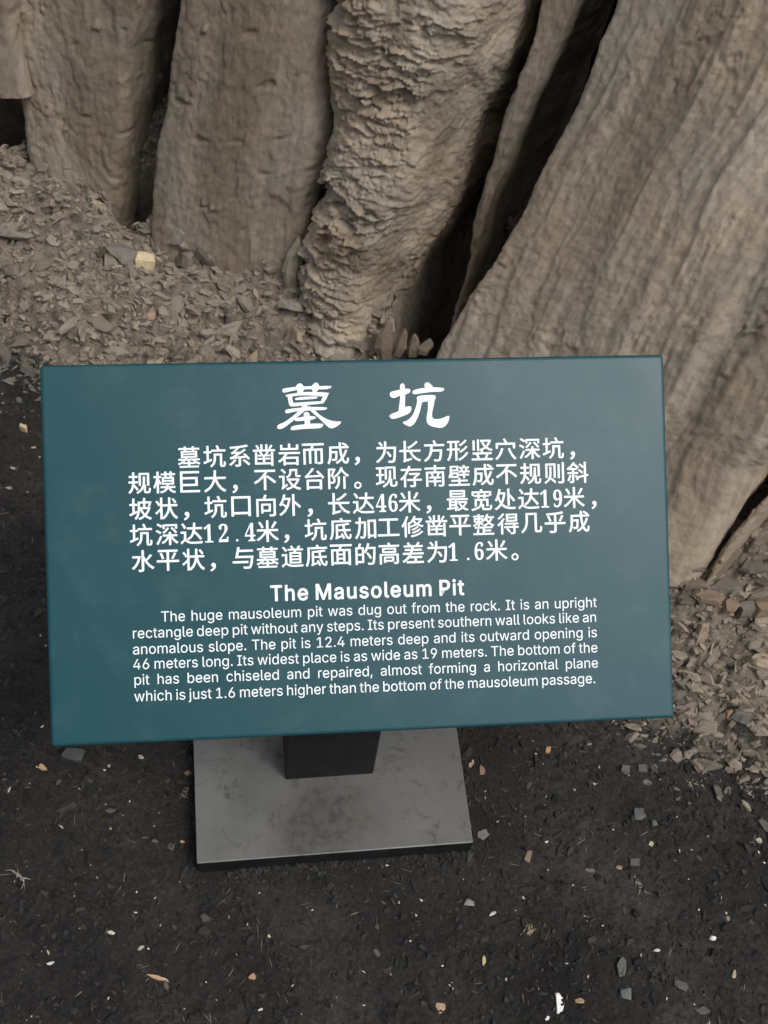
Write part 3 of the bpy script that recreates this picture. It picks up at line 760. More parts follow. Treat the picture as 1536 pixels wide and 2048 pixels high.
# the two big brush-cut title characters, stroke by stroke
MU = [[(214,133),(228,122),(300,113),(400,108),(540,106),(546,113),(530,126),(470,131),(400,127),(300,135),(228,153),(216,146)],
 [(325,87),(345,92),(360,110),(362,135),(340,160),(312,160),(318,130),(300,116)],
 [(425,92),(440,82),(458,92),(462,118),(445,150),(415,150),(418,130),(405,115)],
 [(235,168),(250,163),(340,149),(400,146),(520,150),(529,158),(515,171),(500,180),(400,168),(300,172),(262,184),(245,181)],
 [(250,170),(280,175),(286,210),(292,238),(264,240),(256,212)],
 [(493,160),(525,160),(510,192),(490,224),(463,226),(478,198)],
 [(300,189),(330,180),(440,175),(455,182),(440,193),(320,201),(300,199)],
 [(262,225),(290,220),(400,212),(485,208),(490,224),(400,232),(290,244),(265,243)],
 [(233,272),(250,262),(330,252),(420,246),(510,249),(517,257),(500,268),(420,269),(300,276),(250,291),(236,286)],
 [(345,246),(355,228),(388,232),(375,266),(320,312),(250,370),(215,393),(190,395),(178,384),(188,364),(230,350),(290,305),(330,270)],
 [(378,240),(412,245),(450,288),(500,324),(560,344),(603,343),(611,350),(590,371),(560,388),(535,391),(510,371),(450,312),(400,272)],
 [(358,290),(374,278),(395,286),(400,310),(402,360),(405,380),(365,380),(366,350),(358,315)],
 [(298,332),(315,318),(400,306),(438,311),(442,324),(400,335),(330,341),(300,341)],
 [(270,392),(280,375),(330,366),(420,357),(485,358),(491,365),(480,386),(440,391),(360,393),(290,402),(275,402)]]
KENG = [[(931,162),(940,145),(965,140),(1000,130),(1050,124),(1072,129),(1069,150),(1050,160),(1000,171),(965,189),(940,183)],
 [(1000,100),(1018,86),(1034,98),(1037,180),(1033,240),(1040,282),(990,300),(995,240),(1003,190),(1002,130)],
 [(931,302),(950,290),(985,280),(1008,252),(1070,239),(1079,254),(1070,286),(1030,305),(970,326),(945,327),(932,314)],
 [(1165,92),(1178,82),(1192,83),(1212,100),(1228,120),(1190,128),(1165,118)],
 [(1083,150),(1090,135),(1150,120),(1240,114),(1295,121),(1299,131),(1280,146),(1220,145),(1150,155),(1100,163),(1088,159)],
 [(1110,180),(1140,170),(1155,180),(1148,220),(1131,290),(1105,350),(1080,375),(1060,378),(1020,356),(1022,345),(1050,340),(1090,300),(1110,240),(1118,200)],
 [(1112,178),(1150,168),(1230,166),(1242,178),(1236,202),(1180,210),(1140,216),(1115,202)],
 [(1185,195),(1236,185),(1228,230),(1215,290),(1216,320),(1240,331),(1290,321),(1320,304),(1333,310),(1325,346),(1305,375),(1275,389),(1240,383),(1200,373),(1180,351),(1178,320),(1190,250)]]
def round_poly(pl, it=2):
    for _ in range(it):
        q = []
        for i in range(len(pl)):
            a_, b_ = pl[i], pl[(i+1) % len(pl)]
            q += [(a_[0]*.75+b_[0]*.25, a_[1]*.75+b_[1]*.25), (a_[0]*.25+b_[0]*.75, a_[1]*.25+b_[1]*.75)]
        pl = q
    return pl
for strokes in (MU, KENG):
    V, Fc = [], []
    for pl in strokes:
        pts, tris = fill_loops(round_poly(pl), [])
        put(V, Fc, pts, tris, lambda x, y: pan(500+x/3.339, 740+y/3.339))
    letter_obj('title_character', V, Fc)

# ------------------------------------------------------------------ loose stones
def chip_proto(r, n=None, thick=.22, el=1.5, taper=.85):
    """irregular flat flake: two jittered rings; unit size; returns verts, triangles"""
    n = n or r.integers(5, 9)
    an = np.sort(r.uniform(0, 2*math.pi, n) * .35 + np.arange(n)*2*math.pi/n*.65 + r.uniform(0, 6))
    an = np.arange(n)*2*math.pi/n + r.uniform(-.35, .35, n)
    rad = r.uniform(.65, 1.1, n)*.5
    x = np.cos(an)*rad*el; y = np.sin(an)*rad
    tz = thick/2*r.uniform(.6, 1.2, n)
    k = r.uniform(taper-.15, taper+.1, n)
    off = r.uniform(-.06, .06, 2)
    top = np.stack([x*k+off[0], y*k+off[1], tz+.25*thick*x], -1)
    bot = np.stack([x, y, -tz*.8+.0*x], -1)
    V = np.concatenate([top, bot])
    T = [(0, i, i+1) for i in range(1, n-1)] + [(n, n+i+1, n+i) for i in range(1, n-1)]
    for i in range(n):
        j = (i+1) % n
        T += [(i, n+i, n+j), (i, n+j, j)]
    return V, T
def lump_proto(r, n=13, sq=(1, .8, .6)):
    import bmesh
    bm = bmesh.new()
    for _ in range(n):
        v = r.normal(size=3); v /= np.linalg.norm(v); v *= .5*r.uniform(.85, 1.05)
        bm.verts.new((v[0]*sq[0], v[1]*sq[1], v[2]*sq[2]))
    res = bmesh.ops.convex_hull(bm, input=bm.verts)
    inter = [g for g in res['geom_interior'] if isinstance(g, bmesh.types.BMVert)]
    bmesh.ops.delete(bm, geom=inter, context='VERTS')
    bmesh.ops.triangulate(bm, faces=bm.faces)
    bm.verts.ensure_lookup_table(); bm.verts.index_update()
    V = np.array([v.co[:] for v in bm.verts]); T = [tuple(v.index for v in f.verts) for f in bm.faces]
    bm.free(); return V, T
def rots(n, yawr, tiltr, r):
    """batch of rotation matrices: random yaw, then tilt about a random horizontal axis"""
    a = r.uniform(0, 2*math.pi, n) if yawr is None else r.normal(0, yawr, n)
    ca, sa = np.cos(a), np.sin(a); z = np.zeros(n); o1 = np.ones(n)
    Rz = np.stack([np.stack([ca, -sa, z], -1), np.stack([sa, ca, z], -1), np.stack([z, z, o1], -1)], 1)
    t1 = r.normal(0, tiltr, n); t2 = r.normal(0, tiltr, n)
    c, s_ = np.cos(t1), np.sin(t1)
    Rx = np.stack([np.stack([o1, z, z], -1), np.stack([z, c, -s_], -1), np.stack([z, s_, c], -1)], 1)
    c, s_ = np.cos(t2), np.sin(t2)
    Ry = np.stack([np.stack([c, z, s_], -1), np.stack([z, o1, z], -1), np.stack([-s_, z, c], -1)], 1)
    return Rx @ Ry @ Rz
def slope_rot(x, y):
    e_ = .02
    gx = (ground_z(x+e_, y, False)-ground_z(x-e_, y, False))/(2*e_)
    gy = (ground_z(x, y+e_, False)-ground_z(x, y-e_, False))/(2*e_)
    nx = np.stack([-gx, -gy, np.ones_like(gx)], -1); nx /= np.linalg.norm(nx, axis=1, keepdims=True)
    tx = np.stack([nx[:, 2], 0*gx, -nx[:, 0]], -1); tx /= np.linalg.norm(tx, axis=1, keepdims=True)
    ty = np.cross(nx, tx)
    return np.stack([tx, ty, nx], -1)
def stuff(name, protos, P, size, Rm, tint, mat, parent=None, aniso=None):
    Vs, Ts, Tn = [], [], []; b = 0
    which = rng.integers(0, len(protos), len(P))
    for k, (V, T) in enumerate(protos):
        idx = np.nonzero(which == k)[0]
        if not len(idx): continue
        L = V[None]*size[idx][:, None, None] if size.ndim == 1 else V[None]*size[idx][:, None, :]
        W_ = np.einsum('nij,nkj->nki', Rm[idx], L) + P[idx][:, None, :]
        T = np.array(T)
        Ts.append((T[None] + (b+np.arange(len(idx))*len(V))[:, None, None]).reshape(-1, 3))
        Vs.append(W_.reshape(-1, 3)); Tn.append(np.repeat(tint[idx], len(V))); b += len(idx)*len(V)
    o = mesh_obj(name, np.concatenate(Vs), np.concatenate(Ts), mat, parent)
    set_attr(o, 'tint', np.concatenate(Tn))
    return o
def clear_sign(x, y, m=.0):
    """True where not under the base plate"""
    q = (np.stack([x-sx, y-sy], -1)) @ Rs[:2, :2]
    return ~((np.abs(q[:, 0]) < sw/2+m) & (q[:, 1] > -m) & (q[:, 1] < SD+m))
chips = [chip_proto(rng, el=rng.uniform(1.2, 2.8), thick=rng.uniform(.16, .45)) for _ in range(22)]
lumps = [lump_proto(rng, 12, (1, rng.uniform(.6, .95), rng.uniform(.45, .75))) for _ in range(10)]

# scree: thousands of small flakes as stuff
N = 46000
x = rng.uniform(-.8, .85, N); y = rng.uniform(.6, 1.6, N)
d = scree_d(x, y)
keep = (d > -.035+.05*rng.normal(size=N)*.6) & (d < .48) & clear_sign(x, y, .01)
clump = fbm(x*9, y*12, 801, 3)
keep &= (clump > -.5+rng.uniform(-.3, .3, N))
deep_ = sum(np.exp(-(((x-q[0])/(q[2]*1.25))**2+((y-q[1])/(q[3]*1.25))**2)**2) for q in DIPS)
keep &= deep_ < .25
x, y, d = x[keep], y[keep], d[keep]
n = len(x)
size = .0031*np.exp(rng.normal(0, .6, n)); size = np.clip(size, .0012, .012)
Rm = slope_rot(x, y) @ rots(n, .6, .5, rng)
P = np.stack([x, y, ground_z(x, y)+size*.25], -1)
tint = np.clip(.5+.17*rng.normal(size=n)+.16*noise2(x*10, y*10, 811), 0, .9)
tint = np.where(rng.random(n) < .03, rng.uniform(.9, 1, n), tint)
tint -= .45*(1-sstep(-.02, .05, d+.03*noise2(x*20, y*20, 5)))
o = stuff('loose_chips', chips, P, size*1.6, Rm, np.clip(tint, 0, 1), M_chip_a)
tag(o, 'grey brown shale chips strewn over the slope at the foot of the rock', 'rubble', kind='stuff')

# the larger flakes: each its own piece of the slope
chip_me = []
for k, (V, T) in enumerate(chips):
    me = bpy.data.meshes.new('stone_chip'); me.from_pydata([tuple(v) for v in V], [], T); me.materials.append(M_chip); chip_me.append(me)
def visible(P_):
    q = (P_-CAMP) @ CAMR
    return CX+F_PX*q[..., 0]/-q[..., 2], CY-F_PX*q[..., 1]/-q[..., 2]
cnt = 0
tries = 0
placed = []
while cnt < 296 and tries < 20000:
    tries += 1
    x = rng.uniform(-.72, .66); y = rng.uniform(.68, 1.5)
    d = float(scree_d(np.array([x]), np.array([y]))[0])
    if d < .0 or d > .42: continue
    if noise2(np.array([x*8]), np.array([y*8]), 7)[0] < rng.uniform(-.9, .3): continue
    z = float(ground_z(np.array([x]), np.array([y]))[0])
    u_, v_ = visible(np.array([x, y, z]))
    if not (-20 < u_ < 1560 and 300 < v_ < 1520): continue
    if 90 < u_ < 1335 and v_ > 735: continue
    # not inside the rock blocks
    if u_ < 880 and v_ < np.interp(u_, [0, 300, 600, 880], [400, 445, 560, 680]): continue
    if u_ > 1340 and v_ < np.interp(u_, [1340, 1536], [1150, 1060]): continue
    big = rng.random()
    s_ = .006+.0055*big**2+.010*big**9
    if any(math.exp(-(((x-q[0])/(q[2]*1.3))**2+((y-q[1])/(q[3]*1.3))**2)**2) > .2 for q in DIPS): continue
    if any((x-a_)**2+(y-b_)**2 < (.5*(s_+c_))**2 for a_, b_, c_ in placed): continue
    placed.append((x, y, s_))
    o = bpy.data.objects.new('stone_chip', chip_me[rng.integers(len(chip_me))]); COL.objects.link(o)
    R_ = slope_rot(np.array([x]), np.array([y]))[0] @ rots(1, .6, .36, rng)[0]
    o.parent = ground
    o.matrix_world = Matrix.Translation((x, y, z+s_*.16)) @ Matrix([list(r) for r in R_]).to_4x4() @ Matrix.Diagonal((s_*1.5, s_*1.5, s_*1.5, 1))
    cnt += 1
print('chips', cnt)

# dark grit over the soil
N = 42000
x = rng.uniform(-.72, .72, N); y = rng.uniform(.2, 1.35, N)
keep = (scree_d(x, y) < .05*rng.random(N)) & clear_sign(x, y, .002) & (fbm(x*11, y*11, 901, 3) > -.45+rng.uniform(-.4, .4, N))
x, y = x[keep], y[keep]
# crumbs gathered along the foot of the base plate, a few on its rim
m_ = 2600; side = rng.integers(0, 3, m_); t_ = rng.random(m_); off_ = np.abs(rng.normal(0, .007, m_))-.0005
lx = np.where(side == 0, -sw/2-off_, np.where(side == 1, sw/2+off_, (t_-.5)*sw)); ly = np.where(side == 2, -off_, t_*SD)
gx_ = sx+lx*Rs[0, 0]+ly*Rs[0, 1]; gy_ = sy+lx*Rs[1, 0]+ly*Rs[1, 1]
ok_ = fbm(gx_*16, gy_*16, 917, 2) > -.25
x = np.concatenate([x, gx_[ok_]]); y = np.concatenate([y, gy_[ok_]]); n = len(x)
size = np.clip(.0020*np.exp(rng.normal(0, .55, n)), .001, .0065)
P = np.stack([x, y, ground_z(x, y)+size*.15], -1)
o = stuff('dark_grit', lumps[:4]+chips[:6], P, size*1.3, rots(n, None, .5, rng), np.clip(rng.beta(1.9, 1.7, n)*.97, 0, 1), M_grit)
tag(o, 'fine black grit and crumbs covering the trodden soil', 'grit', kind='stuff')

# pale crumbs
N = 900
x = rng.uniform(-.7, .7, N); y = rng.uniform(.22, 1.25, N)
keep = (scree_d(x, y) < .08) & clear_sign(x, y, .0)
x, y = x[keep], y[keep]; n = len(x)
size = np.clip(.00135*np.exp(rng.normal(0, .45, n)), .0007, .004)
P = np.stack([x, y, ground_z(x, y)+size*.4], -1)
o = stuff('pale_crumbs', chips[:10], P, size*1.3, rots(n, None, .4, rng), rng.random(n), M_pale)
tag(o, 'tiny white and cream crumbs scattered on the dark soil', 'crumbs', kind='stuff')

# fibres and bits of dry litter
N = 1500
x = rng.uniform(-.7, .7, N); y = rng.uniform(.22, 1.25, N)
keep = (scree_d(x, y) < .02) & clear_sign(x, y, .0) & (fbm(x*13, y*13, 951, 2) > -.1)
x, y = x[keep], y[keep]; n = len(x)
size = np.stack([rng.uniform(.003, .009, n), rng.uniform(.0006, .0012, n), rng.uniform(.0006, .001, n)], -1)
P = np.stack([x, y, ground_z(x, y)+.001], -1)
o = stuff('dry_litter', chips[:8], P, size, rots(n, None, .25, rng), rng.random(n), M_litter)
tag(o, 'thin fibres and splinters of dry plant litter on the soil', 'litter', kind='stuff')

# pebbles one can pick out on the soil
peb_me = []
for V, T in lumps+chips[:6]:
    me = bpy.data.meshes.new('pebble'); me.from_pydata([tuple(v) for v in V], [], T); me.materials.append(M_peb); peb_me.append(me)
cnt = tries = 0
while cnt < 230 and tries < 20000:
    tries += 1
    x = rng.uniform(-.62, .62); y = rng.uniform(.24, 1.2)
    xa, ya = np.array([x]), np.array([y])
    if scree_d(xa, ya)[0] > .01 or not clear_sign(xa, ya, .006)[0]: continue
    z = float(ground_z(xa, ya)[0]); u_, v_ = visible(np.array([x, y, z]))
    if not (-10 < u_ < 1546 and 600 < v_ < 2060): continue
    if 110 < u_ < 1340 and v_ < 1440: continue
    dens = .35 + .65*(u_ > 1200)*(v_ < 1720) + noise2(xa*9, ya*9, 15)[0]*.5
    if rng.random() > dens: continue
    s_ = .0055+.007*rng.random()**3
    o = bpy.data.objects.new('pebble', peb_me[rng.integers(len(peb_me))]); COL.objects.link(o)
    o.parent = ground
    o.matrix_world = Matrix.Translation((x, y, z+s_*.12)) @ Matrix([list(r) for r in rots(1, None, .25, rng)[0]]).to_4x4() @ Matrix.Diagonal((s_*1.2, s_*1.2, s_*1.2, 1))
    cnt += 1
print('pebbles', cnt)

# ------------------------------------------------------------------ stones and scraps worth a name
def rough_stone(name, kind, L, Wd, Ht, c, seed, rough=.8, sub=2, amp=.05):
    r = np.random.default_rng(seed)
    import bmesh
    bm = bmesh.new()
    if kind == 'lump': V, T = lump_proto(r, 14)
    elif kind == 'block':
        V, T = lump_proto(r, 9, (.6, .6, .6))
        c8 = np.array([(i, j, k) for i in (-.5, .5) for j in (-.5, .5) for k in (-.5, .5)])*r.uniform(.55, 1.05, (8, 3))
        c8 = np.concatenate([c8, r.normal(size=(6, 3))*.24])
        bm2 = bmesh.new()
        for v in c8: bm2.verts.new(v)
        bmesh.ops.convex_hull(bm2, input=bm2.verts); bmesh.ops.triangulate(bm2, faces=bm2.faces)
        bm2.verts.index_update(); V = np.array([v.co[:] for v in bm2.verts]); T = [tuple(v.index for v in f.verts) for f in bm2.faces]; bm2.free()
    elif kind == 'flake': V, T = chip_proto(r, 8, thick=.9, el=1.0, taper=.9)
    elif kind == 'shard':    # tall pointed splinter, long axis z
        V, T = [], []
        n_ = 6; zs = [-.5, -.2, .12, .36, .5]; ws = [.75, 1, .8, .42, .04]
        off = r.uniform(-.1, .1, (5, 2))
        for q, (z_, w_) in enumerate(zip(zs, ws)):
            for i in range(n_):
                a_ = i*2*math.pi/n_; V.append((math.cos(a_)*.5*w_*r.uniform(.85, 1.1)+off[q, 0], math.sin(a_)*.5*w_*r.uniform(.85, 1.1)+off[q, 1]*.4, z_+r.uniform(-.03, .03)))
        for q in range(4):
            for i in range(n_):
                j = (i+1) % n_; a_, b_ = q*n_, (q+1)*n_
                T += [(a_+i, a_+j, b_+j), (a_+i, b_+j, b_+i)]
        T += [(0, i+1, i) for i in range(1, n_-1)] + [(4*n_, 4*n_+i, 4*n_+i+1) for i in range(1, n_-1)]
        V = np.array(V)
    vs_ = [bm.verts.new(tuple(v)) for v in V]
    for t_ in T:
        try: bm.faces.new([vs_[k] for k in t_])
        except ValueError: pass
    if sub:
        bmesh.ops.subdivide_edges(bm, edges=bm.edges[:], cuts=sub, use_grid_fill=True)
        for v in bm.verts:
            p_ = np.array(v.co[:]); q = noise2(np.array([p_[0]*3.1+seed]), np.array([p_[1]*3.1+p_[2]*2.3]), seed)[0]
            q2 = noise2(np.array([p_[0]*7.1-seed]), np.array([p_[1]*7.1-p_[2]*5.3]), seed+4)[0]
            v.co = v.co*(1+amp*2*q+amp*q2)
    for v in bm.verts: v.co = Vector((v.co.x*L, v.co.y*Wd, v.co.z*Ht))
    bmesh.ops.recalc_face_normals(bm, faces=bm.faces)
    me = bpy.data.meshes.new(name); bm.to_mesh(me); bm.free()
    me.materials.append(flat_stone(name+' stone', c, rough))
    o = bpy.data.objects.new(name, me); COL.objects.link(o); return o
PX = .6/1000*1.0
def place(o, px, py, rot=(0, 0, 0), lift=0.0, sink=.35, hgt=.0):
    keep_ = DIPS[:]; DIPS.clear()
    P_ = on_ground(px, py)
    z = float(ground_z(np.array([P_[0]]), np.array([P_[1]]))[0])
    o.location = (P_[0], P_[1], z + hgt*(.5-sink) + lift)
    o.rotation_euler = tuple(math.radians(a_) for a_ in rot)
    DIPS.extend(keep_)
    return o
def T(name, kind, px, py, L, Wd, Ht, c, label, cat='stone', rot=(0, 0, 0), seed=None, sink=.3, sub=2, amp=.05, rough=.8):
    """L, Wd, Ht in millimetres"""
    o = rough_stone(name, kind, L/1000, Wd/1000, Ht/1000, c, seed or int(px+py), rough, sub, amp)
    place(o, px, py, rot, 0, sink, Ht/1000)
    return tag(o, label, cat)
CREAM = (.62, .50, .32); PEACH = (.40, .27, .19); GREY = (.15, .14, .125); TAN = (.27, .22, .16); BRN = (.16, .115, .08)
# on the scree, left
T('stone', 'block', 292, 515, 30, 22, 26, CREAM, 'pale cream squarish stone below the dark crevice', rot=(-10, 5, 12), sink=.2)
T('stone', 'flake', 303, 632, 18, 16, 12, (.45, .29, .20), 'peach coloured stone in the middle of the left scree', rot=(-20, 0, 20), sink=.2)
T('boulder', 'lump', 245, 505, 74, 54, 64, (.17, .15, .127), 'grey brown rock lump touching the cream stone on its left', 'rock', rot=(-12, 4, 14), sink=.35, amp=.09)
T('boulder', 'lump', 368, 478, 62, 50, 66, (.21, .187, .156), 'rounded grey rock mound right of the cream stone', 'rock', rot=(0, 0, 30), sink=.35, amp=.07)
T('rock_shard', 'shard', 588, 560, 30, 18, 88, (.31, .275, .205), 'tall lozenge shaped shard leaning on the foot of the flaking column', 'rock', rot=(-14, 4, 0), sink=.05, amp=.03)
T('rock_shard', 'shard', 656, 672, 30, 14, 50, (.27, .24, .195), 'small triangular grey shard right of the tall lozenge shard', 'rock', rot=(-20, -16, 0), sink=.15, amp=.03)
T('stone', 'flake', 590, 628, 52, 30, 16, (.24, .21, .17), 'broad flat grey flake below the tall lozenge shard', rot=(-28, 10, 15), sink=.2)
T('boulder', 'lump', 25, 470, 66, 46, 34, (.21, .187, .156), 'flat topped grey rock at the left edge below the hollow', 'rock', rot=(-12, 6, 5), sink=.3)
T('rock_shard', 'shard', 770, 700, 30, 16, 62, (.165, .125, .09), 'widest reddish brown shard sticking up above the sign', 'rock', rot=(-16, 4, 20), sink=.2)
T('rock_shard', 'shard', 800, 702, 18, 12, 48, (.19, .14, .10), 'second reddish shard, leaning left against the widest one', 'rock', rot=(-10, 12, 0), sink=.2)
T('rock_shard', 'shard', 826, 700, 20, 14, 40, (.165, .13, .10), 'third reddish shard, upright at the crevice foot', 'rock', rot=(-12, -6, 0), sink=.2)
T('rock_shard', 'shard', 850, 706, 20, 13, 30, (.19, .15, .11), 'lowest reddish shard, nearest the leaning slab', 'rock', rot=(-12, 14, 0), sink=.2)
T('stone', 'flake', 720, 690, 70, 26, 12, (.16, .13, .10), 'long brown flake lying left of the reddish shards', rot=(-24, 22, 10), sink=.2)
# right scree: stacked brown slabs
for k, (px, py, L, Wd, Ht, c, rot, lab) in enumerate([
    (1385, 1140, 44, 24, 8, (.17, .145, .115), (-22, 4, 8), 'highest thin slab beside the right edge of the sign'),
    (1392, 1168, 40, 24, 9, (.19, .15, .115), (-20, -6, 8), 'second thin slab down beside the right edge of the sign'),
    (1375, 1200, 34, 24, 12, (.15, .125, .10), (-24, 8, 20), 'rounded brown slab touching the sign at the right'),
    (1420, 1205, 52, 24, 10, (.21, .155, .11), (-16, 5, 8), 'long brown slab with pale upper edge right of the sign'),
    (1462, 1170, 60, 26, 12, (.16, .14, .115), (-14, 12, 12), 'broad grey brown slab below the narrow rib'),
    (1510, 1130, 62, 28, 10, (.15, .132, .11), (-14, -4, 14), 'wide dim slab at the right edge below the rib'),
    (1515, 1190, 44, 20, 9, (.20, .165, .125), (-18, -8, 16), 'slanting slab above the orange brown blocks'),
    (1452, 1222, 24, 16, 16, (.20, .14, .095), (10, 5, 30), 'orange brown block left of the squarer one'),
    (1485, 1228, 22, 16, 22, (.17, .15, .12), (-8, 0, 12), 'grey block between the two orange brown blocks'),
    (1516, 1230, 22, 18, 22, (.27, .195, .13), (-6, 4, 14), 'squarer orange brown block at the right edge'),
    (1401, 1270, 14, 9, 34, (.32, .25, .175), (-20, 4, 10), 'tan upright splinter of stone right of the sign'),
    (1522, 1330, 34, 24, 12, (.42, .33, .23), (-28, 0, 10), 'pale buff slab at the right edge of the scree'),
    (1455, 1432, 12, 9, 12, (.42, .27, .17), (-10, 5, 20), 'small orange stone low on the right scree'),
    (1480, 1440, 30, 18, 18, (.14, .13, .115), (-20, 12, 0), 'grey leaning flake beside the small orange stone')]):
    T('slab_stone' if k < 7 else 'stone', 'flake' if k < 7 or k in (11, 13) else 'block', px, py, L, Wd, Ht, c, lab, rot=rot, seed=700+k, sink=.1 if k < 7 else .25, amp=.04)
T('rock_shard', 'block', 1436, 1135, 22, 14, 74, (.21, .165, .12), 'upright tan slab wedged beside the narrow rib', 'rock', rot=(-16, 24, 8), sink=.2, amp=.04)
# on the dark soil
G = [
 ('pebble', 'block', 48, 860, 11, 8, 14, (.55, .42, .25), 'cream pebble left of the sign, topmost of three', 'pebble'),
 ('pebble', 'lump', 68, 896, 8, 7, 5, (.48, .36, .20), 'small yellow pebble close to the left edge of the sign', 'pebble'),
 ('pebble', 'lump', 26, 938, 9, 8, 6, (.45, .35, .22), 'ochre pebble near the left picture edge, lowest of three', 'pebble'),
 ('stone_flake', 'flake', 18, 977, 12, 5, 3, (.35, .31, .27), 'slim pale flake at the left edge', 'stone'),
 ('leaf_scrap', 'flake', 84, 1536, 14, 9, 5, (.50, .36, .18), 'curled yellow scrap below the lower left corner of the sign', 'leaf'),
 ('stone', 'lump', 282, 1515, 9, 7, 5, (.50, .49, .46), 'whitish stone just below the sign, left of the base plate', 'stone'),
 ('stone', 'block', 148, 1512, 26, 18, 12, (.075, .075, .072), 'flat dark stone under the lower left corner of the sign', 'stone'),
 ('stone', 'lump', 222, 1622, 16, 10, 8, (.09, .08, .072), 'lumpy brown grey stone left of the base plate', 'stone'),
 ('seed', 'lump', 365, 1684, 6, 5, 5, (.50, .30, .12), 'orange seed beside the left side of the base plate', 'seed'),
 ('stone', 'block', 343, 1694, 9, 9, 5, (.08, .072, .066), 'square dark stone beside the orange seed', 'stone'),
 ('stone', 'flake', 310, 1683, 9, 6, 4, (.13, .10, .08), 'small brown triangular stone left of the square dark one', 'stone'),
 ('leaf_scrap', 'flake', 376, 1547, 10, 8, 3, (.30, .21, .14), 'brown scrap against the left side of the base plate', 'leaf'),
 ('wood_splinter', 'flake', 314, 1956, 28, 5, 3, (.52, .34, .20), 'orange wood splinter lying at the lower left', 'splinter'),
 ('seed_husk', 'lump', 505, 1955, 10, 12, 5, (.38, .23, .14), 'crumpled brown husk at the bottom, left of centre', 'husk'),
 ('stone', 'lump', 938, 1808, 17, 15, 8, (.24, .235, .22), 'round pale grey stone below the right corner of the base plate', 'stone'),
 ('seed_husk', 'lump', 880, 2015, 13, 17, 8, (.40, .28, .17), 'tan shell shaped husk near the bottom edge', 'husk'),
 ('paper_scrap', 'flake', 1119, 2008, 11, 26, 2.5, (.80, .80, .76), 'largest white scrap near the bottom edge', 'scrap'),
 ('paper_scrap', 'flake', 1095, 2036, 7, 6, 2, (.75, .75, .72), 'small white scrap at the foot of the largest one', 'scrap'),
 ('leaf_scrap', 'flake', 1160, 2002, 15, 7, 4, (.35, .24, .15), 'brown shredded leaf right of the largest white scrap', 'leaf'),
 ('stone', 'flake', 1244, 1935, 12, 28, 8, (.12, .12, .112), 'long grey stone standing end on at the lower right', 'stone'),
 ('stone', 'block', 1251, 1990, 15, 13, 10, (.11, .11, .104), 'squarish grey stone below the long grey one', 'stone'),
 ('wood_chip', 'block', 1056, 1712, 8, 17, 4, (.20, .15, .11), 'brown wood chip right of the base plate', 'chip'),
 ('stone', 'lump', 1278, 1628, 20, 22, 9, (.085, .085, .082), 'large flat grey stone on the soil at the right', 'stone'),
 ('stone', 'lump', 1307, 1648, 9, 11, 6, (.10, .10, .097), 'grey stone touching the large flat one', 'stone'),
 ('seed', 'lump', 1304, 1688, 8, 9, 6, (.55, .46, .28), 'cream seed right of centre on the soil', 'seed'),
 ('stone', 'block', 1268, 1726, 13, 10, 7, (.09, .09, .085), 'dark grey stone below the cream seed', 'stone'),
 ('stone', 'lump', 1239, 1735, 10, 7, 5, (.26, .17, .12), 'reddish oval stone left of the dark grey one', 'stone'),
 ('wood_chip', 'flake', 1180, 1742, 14, 6, 3, (.17, .13, .10), 'slim brown chip left of the reddish oval stone', 'chip'),
 ('stone', 'lump', 1424, 1877, 10, 8, 7, (.78, .77, .72), 'bright white lumpy stone at the lower right', 'stone'),
 ('stone', 'lump', 1453, 1838, 12, 9, 5, (.26, .17, .14), 'pinkish stone above the bright white one', 'stone'),
 ('leaf_scrap', 'flake', 1096, 1500, 7, 12, 4, (.55, .32, .14), 'orange leaf scrap below the sign, right of the base plate', 'leaf'),
 ('leaf_scrap', 'flake', 963, 1541, 10, 15, 4, (.25, .17, .12), 'brown triangular leaf close to the right side of the base plate', 'leaf'),
 ('leaf_scrap', 'flake', 940, 1530, 6, 9, 3, (.42, .36, .20), 'small straw coloured leaf touching the base plate at the right', 'leaf'),
 ('leaf_scrap', 'flake', 1357, 1510, 7, 11, 3, (.50, .43, .26), 'yellow triangular leaf scrap at the foot of the right scree', 'leaf'),
 ('stone', 'lump', 1488, 1522, 14, 13, 9, (.26, .25, .22), 'rounded pale stone at the right edge of the soil', 'stone'),
 ('stone', 'lump', 967, 1672, 16, 24, 7, (.17, .165, .15), 'crusty grey piece at the right front corner of the base plate', 'stone'),
 ('stone', 'block', 1250, 1540, 13, 13, 8, (.10, .10, .097), 'left grey stone of the pair below the sign corner', 'stone'),
 ('stone', 'block', 1283, 1537, 13, 12, 8, (.11, .11, .105), 'right grey stone of the pair below the sign corner', 'stone'),
 ('stone', 'lump', 1294, 1567, 15, 13, 8, (.12, .12, .112), 'rounded grey stone just under the pair', 'stone'),
 ('leaf_scrap', 'flake', 1466, 1950, 6, 13, 3, (.42, .33, .22), 'pale pointed leaf scrap at the lower right edge', 'leaf'),
 ('seed_husk', 'flake', 1518, 1682, 9, 8, 4, (.48, .44, .35), 'cream husk at the right picture edge', 'husk'),
 ('leaf_scrap', 'flake', 967, 1923, 5, 13, 3, (.55, .45, .28), 'yellow sliver of leaf at the bottom, right of centre', 'leaf'),
 ('stone', 'lump', 1360, 1972, 20, 18, 6, (.075, .073, .07), 'low dusty stone at the lower right', 'stone'),
 ('stone', 'lump', 1405, 2022, 17, 14, 6, (.075, .073, .07), 'dusty rounded stone in the bottom right corner', 'stone'),
]
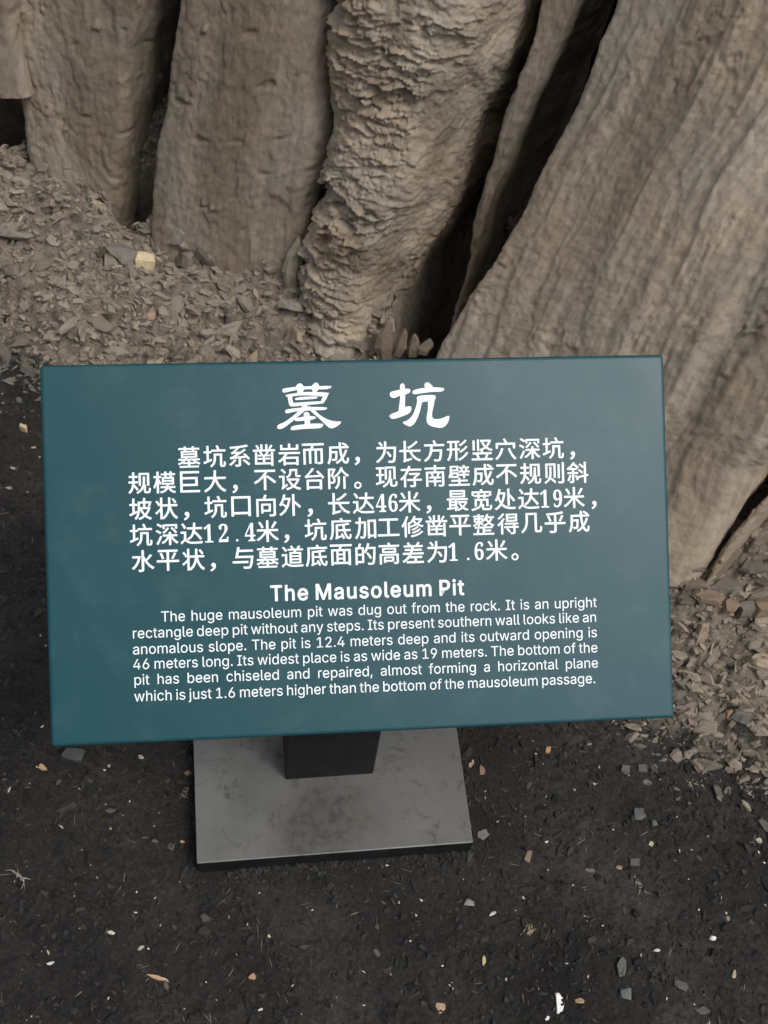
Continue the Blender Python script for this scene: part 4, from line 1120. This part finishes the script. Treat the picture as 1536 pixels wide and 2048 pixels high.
for k, (nm, kd, px, py, L, Wd, Ht, c, lab, cat) in enumerate(G):
    T(nm, kd, px, py, L, Wd, Ht, c, lab, cat, rot=(rng.uniform(-8, 8), rng.uniform(-8, 8), rng.uniform(-12, 12)), seed=900+k, sink=.22, amp=.09 if kd == 'lump' else .05)
# sprigs of dry plant: a few crossing stalks each
def sprig(px, py, nst, L, c, label, seed):
    r = np.random.default_rng(seed); V, Fc = [], []
    for k in range(nst):
        a_ = r.normal(seed*1.3, .7) + (math.pi if k % 2 else 0); b_ = r.uniform(-.05, .15); l_ = L*r.uniform(.25, .7)/1000
        p0 = np.array([*r.normal(0, .0035, 2), .002]); ln = 5
        w = .0006
        dr = np.array([math.cos(a_), math.sin(a_), b_]); sd = np.array([-math.sin(a_), math.cos(a_), 0])
        up = np.array([0, 0, 1.])
        cur = r.uniform(-1, 1)
        base_ = len(V)
        for i in range(ln):
            t_ = i/(ln-1); p_ = p0 + dr*l_*t_ + sd*cur*l_*t_*t_ - up*.25*l_*t_*t_
            ww = w*(1.3-t_)
            for q in range(4):
                V.append(p_ + sd*ww*math.cos(q*math.pi/2) + up*ww*math.sin(q*math.pi/2))
        for i in range(ln-1):
            for q in range(4):
                A_ = base_+i*4; B_ = A_+4
                Fc.append((A_+q, A_+(q+1) % 4, B_+(q+1) % 4, B_+q))
        Fc.append((base_+3, base_+2, base_+1, base_)); e_ = base_+(ln-1)*4; Fc.append((e_, e_+1, e_+2, e_+3))
    o = mesh_obj('plant_sprig', V, Fc, flat_stone('sprig straw', c, .8))
    P_ = on_ground(px, py); o.location = (P_[0], P_[1], float(ground_z(np.array([P_[0]]), np.array([P_[1]]))[0]))
    tag(o, label, 'sprig')
sprig(1060, 1862, 13, 15, (.30, .24, .15), 'tangled straw coloured sprig below the wood chip', 1)
sprig(42, 1757, 10, 20, (.36, .32, .26), 'pale spiky sprig at the left edge', 2)
sprig(1384, 1568, 9, 11, (.34, .30, .22), 'small pale sprig below the right scree', 3)
sprig(1275, 1770, 12, 10, (.26, .24, .20), 'grey sprig below the reddish oval stone', 4)
sprig(372, 1590, 12, 14, (.24, .20, .16), 'brown sprig left of the base plate, above the orange seed', 5)
